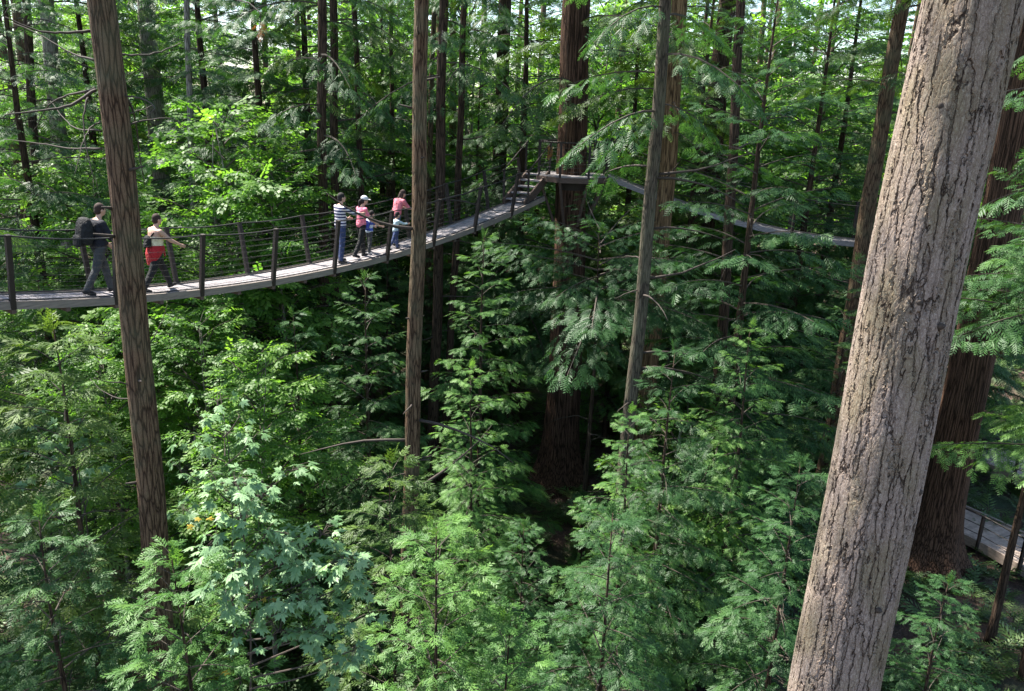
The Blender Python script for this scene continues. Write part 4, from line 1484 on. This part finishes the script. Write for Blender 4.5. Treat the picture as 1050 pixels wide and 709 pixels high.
def person(label, loc, yaw, H, lean, legs, arms, head, top, trousers, hair, hairm, shoe, sleeve, stout=1.0, hem=.50, extra=None, cap=None, group=None, waist_wrap=None, straps=None, belly=1.0):
    """legs/arms: [left, right]; leg=(thigh forward deg, knee bend deg, out); arm=(forward deg, out deg, elbow bend deg)"""
    p = thing('person', loc, label, 'person', group, yaw)
    k = H / 1.72
    hw = .088 * k
    J = {}
    lz = []
    for sgn, (a, kn, out) in zip((-1, 1), legs):
        hip = Vector((sgn * hw, 0, 0))
        d = Vector((sgn * math.sin(R(out)), math.sin(R(a)), -math.cos(R(a)))).normalized()
        knee = hip + d * .43 * k
        d2 = Vector((sgn * math.sin(R(out)) * .5, math.sin(R(a - kn)), -math.cos(R(a - kn)))).normalized()
        ank = knee + d2 * .42 * k
        J['leg', sgn] = (hip, knee, ank, R(a - kn))
        lz.append(ank.z)
    z0 = -min(lz) + .075 * k
    off = Vector((0, 0, z0))
    up = Vector((0, math.sin(R(lean)), math.cos(R(lean))))
    fw = Vector((0, math.cos(R(lean)), -math.sin(R(lean))))
    rt = Vector((1, 0, 0))
    hipc = off + Vector((0, 0, .03 * k))
    T = lambda s, x=0.0, y=0.0: hipc + up * s * k + rt * x * k + fw * y * k
    nk, shz = .545, .46

    def torso(pad, z_lo, z_hi):
        prof = [(-.08, .120, .085), (-.02, .158, .112), (.05, .162, .118), (.14, .145, .108 * belly), (.22, .145, .108 * belly), (.32, .163, .112), (.41, .172, .108), (.46, .160, .092), (.50, .105, .072), (.53, .065, .06)]
        rows = []
        for (s, rx, ry) in prof:
            if z_lo - .03 <= s <= z_hi + .03:
                rows.append((T(s, 0, -.01 if s > .3 else 0), rt * (rx * stout * k + pad), fw * (ry * stout * k + pad)))
        return rows

    body = MB()
    loft(body, torso(0, -.1, .6))
    hd = T(nk) + (fw * .02 + up * .0) * k
    tilt = Matrix.Rotation(R(head[1]), 3, 'Z') @ Matrix.Rotation(R(-lean * .35 - head[0]), 3, 'X')
    hs = k * (1.0 if H > 1.4 else 1.22)
    cap_tube(body, T(.47), hd + tilt @ Vector((0, .015, .07)) * hs, .055 * k * stout, .052 * k)
    hc = hd + tilt @ Vector((0, .025, .145)) * hs
    HP = lambda x, y, z: hc + tilt @ Vector((x, y, z)) * hs
    body.ellipsoid(hc, (.074 * hs, .092 * hs, .112 * hs), tilt)
    body.ellipsoid(HP(0, .025, -.06), (.055 * hs, .068 * hs, .062 * hs), tilt)
    body.ellipsoid(HP(0, .092, -.022), (.013 * hs, .022 * hs, .024 * hs), tilt)
    for sx in (-1, 1):
        body.ellipsoid(HP(sx * .076, -.005, -.015), (.014 * hs, .020 * hs, .032 * hs), tilt)
    body.ellipsoid(HP(0, .088, -.066), (.024 * hs, .012 * hs, .009 * hs), tilt)
    topm, trm, shm = MB(), MB(), MB()
    for sgn in (-1, 1):
        hip, knee, ank, sa = J['leg', sgn]
        hip, knee, ank = hip + off, knee + off, ank + off
        cap_tube(body, hip, knee, .082 * k * stout, .056 * k * stout)
        cap_tube(body, knee, ank, .055 * k * stout, .038 * k)
        cap_tube(trm, hip, knee, .098 * k * stout, .074 * k * stout)
        cap_tube(trm, knee, ank + (knee - ank) * .06, .072 * k * stout, .062 * k)
        toe = Vector((sgn * .15, math.cos(sa * .6), math.sin(sa * .6) * .9)).normalized()
        a = ank + Vector((0, 0, -.035 * k)) - toe * .035 * k
        b = a + toe * .17 * k + Vector((0, 0, -.012 * k))
        cap_tube(body, a, b, .036 * k, .030 * k)
        s2 = MB()
        cap_tube(s2, a, b, .047 * k, .040 * k)
        cap_tube(s2, ank, a, .046 * k, .047 * k)
        fuse(s2, 'shoe', shoe, p, .012 * k, 2)
        fwd, out, bend = arms[0 if sgn < 0 else 1]
        sh = T(shz - .02, sgn * .175 * stout, -.005)
        cap_tube(body, T(shz - .03, sgn * .10), sh, .070 * k, .060 * k)
        d = Vector((sgn * math.sin(R(out)), math.sin(R(fwd)) * math.cos(R(out)), -math.cos(R(fwd)) * math.cos(R(out))))
        el = sh + d * .29 * k
        f2 = fwd + bend
        d2 = Vector((sgn * math.sin(R(out)) * .55 - sgn * .12, math.sin(R(f2)), -math.cos(R(f2)))).normalized()
        wr = el + d2 * .245 * k
        cap_tube(body, sh, el, .052 * k * stout, .041 * k * stout)
        cap_tube(body, el, wr, .041 * k * stout, .028 * k)
        side = d2.cross(Vector((sgn, 0, 0)))
        if side.length < .2:
            side = Vector((0, 1, 0))
        side.normalize()
        pn = side.cross(d2).normalized()
        cap_tube(body, wr, wr + d2 * .07 * k, .028 * k, .032 * k)
        cap_tube(body, wr + d2 * .03 * k + side * .012 * k, wr + d2 * .075 * k - side * .012 * k, .026 * k, .026 * k)
        for q, ln in zip((-1.5, -.5, .5, 1.5), (.068, .082, .078, .060)):
            r0 = wr + d2 * .085 * k + side * q * .019 * k
            m0 = r0 + (d2 + side * q * .06) * ln * .55 * k
            cap_tube(body, r0, m0, .0095 * k, .009 * k, 8)
            cap_tube(body, m0, m0 + (d2 * .85 - pn * sgn * .5) * ln * .5 * k, .009 * k, .0075 * k, 8)
        r0 = wr + d2 * .03 * k + side * .028 * k
        cap_tube(body, r0, r0 + (d2 * .7 + side * .75) * .055 * k, .012 * k, .0095 * k, 8)
        if sleeve > 0:
            cap_tube(topm, T(shz - .03, sgn * .10), sh, .080 * k, .072 * k)
            cap_tube(topm, sh, sh + (el - sh) * min(1, sleeve), .066 * k * stout, .056 * k * stout)
            if sleeve > 1:
                cap_tube(topm, el, el + (wr - el) * (sleeve - 1), .055 * k * stout, .042 * k)
    bo = fuse(body, 'body', SKIN, p, .0085 * max(k, .75), 2)
    loft(topm, torso(.016 * k, -.06 if hem > .4 else .03, .48 if sleeve > 0 else .36))
    if sleeve == 0:
        for sx in (-1, 1):
            cap_tube(topm, T(.34, sx * .10, .08), T(.475, sx * .115, .02), .022 * k, .02 * k)
            cap_tube(topm, T(.30, sx * .10, -.10), T(.475, sx * .115, .0), .024 * k, .02 * k)
    fuse(topm, 'top', top, p, .012 * k, 3)
    loft(trm, torso(.012 * k, -.08, .06))
    fuse(trm, 'trousers', trousers, p, .012 * k, 3)
    for sx in (-1, 1):
        e = MB()
        e.ellipsoid(HP(sx * .031, .086, .008), (.012 * hs, .008 * hs, .007 * hs), tilt)
        e.build('eye', EYE_M, bo, smooth=True)
    h = MB()
    h.ellipsoid(HP(0, -.016, .030), (.086 * hs, .098 * hs, .100 * hs), tilt)
    h.ellipsoid(HP(0, -.045, -.02), (.078 * hs, .066 * hs, .085 * hs), tilt)
    if hair == 'long':
        cap_tube(h, HP(0, -.07, -.02), HP(0, -.10, -.24), .062 * hs, .045 * hs)
        cap_tube(h, HP(.05, -.05, -.02), HP(.07, -.06, -.20), .04 * hs, .03 * hs)
        cap_tube(h, HP(-.05, -.05, -.02), HP(-.07, -.06, -.20), .04 * hs, .03 * hs)
    elif hair == 'tail':
        cap_tube(h, HP(0, -.09, .02), HP(0, -.14, -.05), .035 * hs, .04 * hs)
        cap_tube(h, HP(0, -.14, -.05), HP(0, -.13, -.26), .04 * hs, .018 * hs)
    fuse(h, 'hair', hairm, p, .012, 2)
    if cap:
        c = MB()
        c.ellipsoid(HP(0, -.012, .065), (.094 * hs, .106 * hs, .082 * hs), tilt)
        c.ellipsoid(HP(0, .115, .05), (.070 * hs, .075 * hs, .012 * hs), tilt)
        fuse(c, 'cap', cap, p, .012, 2)
    if waist_wrap:
        c = MB()
        rows = [(T(.13), rt * .175 * stout * k, fw * .135 * stout * k), (T(.05), rt * .19 * stout * k, fw * .15 * stout * k),
                (T(-.06, 0, -.045), rt * .19 * stout * k, fw * .135 * stout * k), (T(-.20, 0, -.075), rt * .165 * stout * k, fw * .105 * k), (T(-.33, 0, -.095), rt * .13 * stout * k, fw * .06 * k)]
        loft(c, rows)
        cap_tube(c, T(.09, .09, .12), T(-.10, .12, .15), .035 * k, .02 * k)
        cap_tube(c, T(.09, .06, .13), T(-.06, .05, .17), .035 * k, .02 * k)
        fuse(c, 'tied_jacket', waist_wrap, p, .012, 3)
    if straps:
        c = MB()
        for sx in ((-1, 1) if straps[1] == 2 else (1,)):
            x2 = sx if straps[1] == 2 else -1
            ring_ = [T(.20, x2 * .10, -.135), T(.38, sx * .12, -.13), T(.478, sx * .11, -.03), T(.46, sx * .11, .06), T(.36, sx * .12, .125), T(.20, x2 * .14, .11)]
            c.tube(ring_, .017 * k, 6)
        c.build('strap', straps[0], p, smooth=True)
    p['frame'] = 0
    del p['frame']
    return p, T, k


def rounded_pack(name, label, p, T, k, w, h, d, s0, back, mat, lid=None):
    """soft bag behind the back of person p, a thing of its own"""
    rz = Matrix.Rotation(p.rotation_euler.z, 4, 'Z')
    c = T(s0 + h / 2, 0, -back - d / 2)
    o = thing(name, p.location + rz.to_3x3() @ c, label, 'backpack', None, p.rotation_euler.z)
    mb = MB()
    up_, fw_ = T(1) - T(0), T(0, 0, 1) - T(0)
    rows = []
    for q, a in ((0, .55), (.06, .9), (.25, 1.05), (.55, 1.02), (.8, .9), (.95, .66), (1, .35)):
        rows.append((up_ * (q - .5) * h, Vector((1, 0, 0)) * w / 2 * a * k, fw_ * d / 2 * a))
    loft(mb, rows)
    bag = fuse(mb, 'bag', mat, o, .012, 4)
    mb = MB()
    rows = [(up_ * (q - .62) * h - fw_ * d * .5, Vector((1, 0, 0)) * w * .34 * a * k, fw_ * d * .22 * a) for q, a in ((0.05, .5), (.12, .95), (.42, 1), (.5, .5))]
    loft(mb, rows)
    fuse(mb, 'pocket', lid or mat, bag, .012, 3)
    return o


YAW = math.atan2(BD.y, BD.x) - math.pi / 2


def stand(x_px, u):
    """deck point on the sight column x_px at u metres from the near edge"""
    best, bt = None, 1e9
    for i in range(1000):
        t = -4 + 11 * i / 1000
        q = CM.transposed() @ (deck(t, u) - EYE)
        e = abs(525 + F * q.x / -q.z - x_px)
        if e < bt:
            bt, best = e, t
    return deck(best, u, .0)


navy = cloth('navy_jacket', (.007, .008, .016))
black = cloth('black_cloth', (.007, .007, .008))
grey = cloth('dark_grey_trousers', (.045, .048, .052))
cream = cloth('cream_vest', (.62, .56, .38))
red = cloth('red_jacket', (.36, .012, .018))
jeans = cloth('blue_jeans', (.028, .045, .12))
jeans2 = cloth('pale_jeans', (.035, .055, .14))
pink = cloth('pink_top', (.78, .20, .28))
pink2 = cloth('pink_shirt', (.62, .16, .20))
blue = cloth('blue_pack', (.035, .07, .40))
sky_b = cloth('pale_blue_top', (.50, .62, .66))
white = cloth('white_cap', (.75, .75, .75))
cap_b = cloth('dark_cap', (.02, .02, .025))
strip_m = stripes_mat('striped_shirt', (.025, .030, .085), (.66, .62, .66), .078, .55)
tee = stripes_mat('blue_white_top', (.05, .10, .45), (.55, .62, .72), .16, .45)

p1, T1_, k1 = person('man in navy jacket at the left, wearing a big black backpack', stand(106, .52), YAW, 1.80, 6, [(18, 8, 2), (-20, 12, 2)], [(12, 8, 35), (20, 8, 40)],
                     (4, 0), navy, grey, 'short', HAIR_B, SHOE, 1.95, 1.04, straps=(black, 2))
rounded_pack('backpack', 'big black backpack on the man in the navy jacket', p1, T1_, k1, .40, .52, .26, .02, .125, black)
p2, T2_, k2 = person('woman walking in cream vest with red jacket tied round her waist', stand(164, .45), YAW, 1.64, 5, [(26, 6, 2), (-24, 10, 2)], [(52, 14, 14), (44, 8, 18)],
                     (2, 0), cream, black, 'short', HAIR_B, SHOE, 0, 1.13, .50, waist_wrap=red, straps=(black, 1), belly=1.1)
rounded_pack('shoulder_bag', 'small black bag on the back of the woman with red jacket', p2, T2_, k2, .22, .26, .12, .08, .125, black)
p3, T3_, k3 = person('man in striped shirt and blue jeans reaching out to the woman', stand(350, .40), YAW - .15, 1.76, 2, [(6, 4, 3), (-5, 4, 4)], [(20, 6, 60), (62, 4, 22)],
                     (-2, -10), strip_m, jeans, 'short', HAIR, SHOE, 1.75, 1.0)
p4, T4_, k4 = person('woman in pink top, black trousers and white fronted cap', stand(371, .42), YAW - .1, 1.60, 6, [(12, 4, 2), (-16, 14, 2)], [(30, 6, 60), (20, 10, 40)],
                     (8, -20), pink, black, 'tail', HAIR, SHOE, .9, .92, cap=white)
p5, T5_, k5 = person('child in blue and white top with a blue backpack', stand(379, .55), YAW, 1.12, 10, [(10, 6, 3), (-8, 8, 3)], [(40, 10, 30), (46, 12, 30)],
                     (2, -10), tee, grey, 'short', HAIR, SHOE_W, .9, .96, straps=(blue, 2))
rounded_pack('backpack', 'small blue backpack on the child in blue and white', p5, T5_, k5, .34, .40, .22, .04, .125, blue, white)
p6, T6_, k6 = person('woman in pink shirt bending over the small child in pale blue', stand(406, .66), YAW, 1.58, 24, [(8, 4, 3), (-8, 6, 3)], [(45, 6, 30), (40, 10, 40)],
                     (12, -10), pink2, jeans, 'long', HAIR_B, SHOE, .9, .98)
p7, T7_, k7 = person('small child in pale blue top and jeans striding uphill', stand(405, .28), YAW - .1, 1.04, 12, [(30, 26, 3), (-26, 16, 3)], [(60, 10, 24), (64, 14, 24)],
                     (2, -10), sky_b, jeans2, 'short', HAIR, SHOE, 1.85, 1.0)

# ------------------------------------------------------------------ light and air
SUN_EL, SUN_AZ = R(58), R(-62)            # azimuth from +y towards +x
sd_ = Vector((math.sin(SUN_AZ) * math.cos(SUN_EL), math.cos(SUN_AZ) * math.cos(SUN_EL), math.sin(SUN_EL)))
sun_d = bpy.data.lights.new('sun', 'SUN')
sun_d.energy = 5
sun_d.angle = R(.5)
sun_d.color = (1, .95, .86)
sun = bpy.data.objects.new('sun', sun_d)
COL.objects.link(sun)
sun.rotation_euler = (-sd_).to_track_quat('-Z', 'Y').to_euler()
w = bpy.data.worlds.new('World')
scene.world = w
w.use_nodes = True
nt = w.node_tree
bg = nt.nodes['Background']
sky = nt.nodes.new('ShaderNodeTexSky')
sky.sky_type = 'NISHITA'
sky.sun_disc = False
sky.sun_elevation = SUN_EL
sky.sun_rotation = SUN_AZ
nt.links.new(sky.outputs[0], bg.inputs['Color'])
bg.inputs['Strength'].default_value = .10
scene.view_settings.view_transform = 'Standard'
scene.view_settings.look = 'None'
scene.view_settings.exposure = 1.85
scene.view_settings.gamma = 1
scene.view_settings.use_curve_mapping = False
scene.render.engine = 'CYCLES'
c = scene.cycles
c.use_denoising = True
c.denoising_prefilter = 'NONE'
c.max_bounces = 6
c.diffuse_bounces = 4
c.glossy_bounces = 2
c.transmission_bounces = 4
c.sample_clamp_indirect = 6
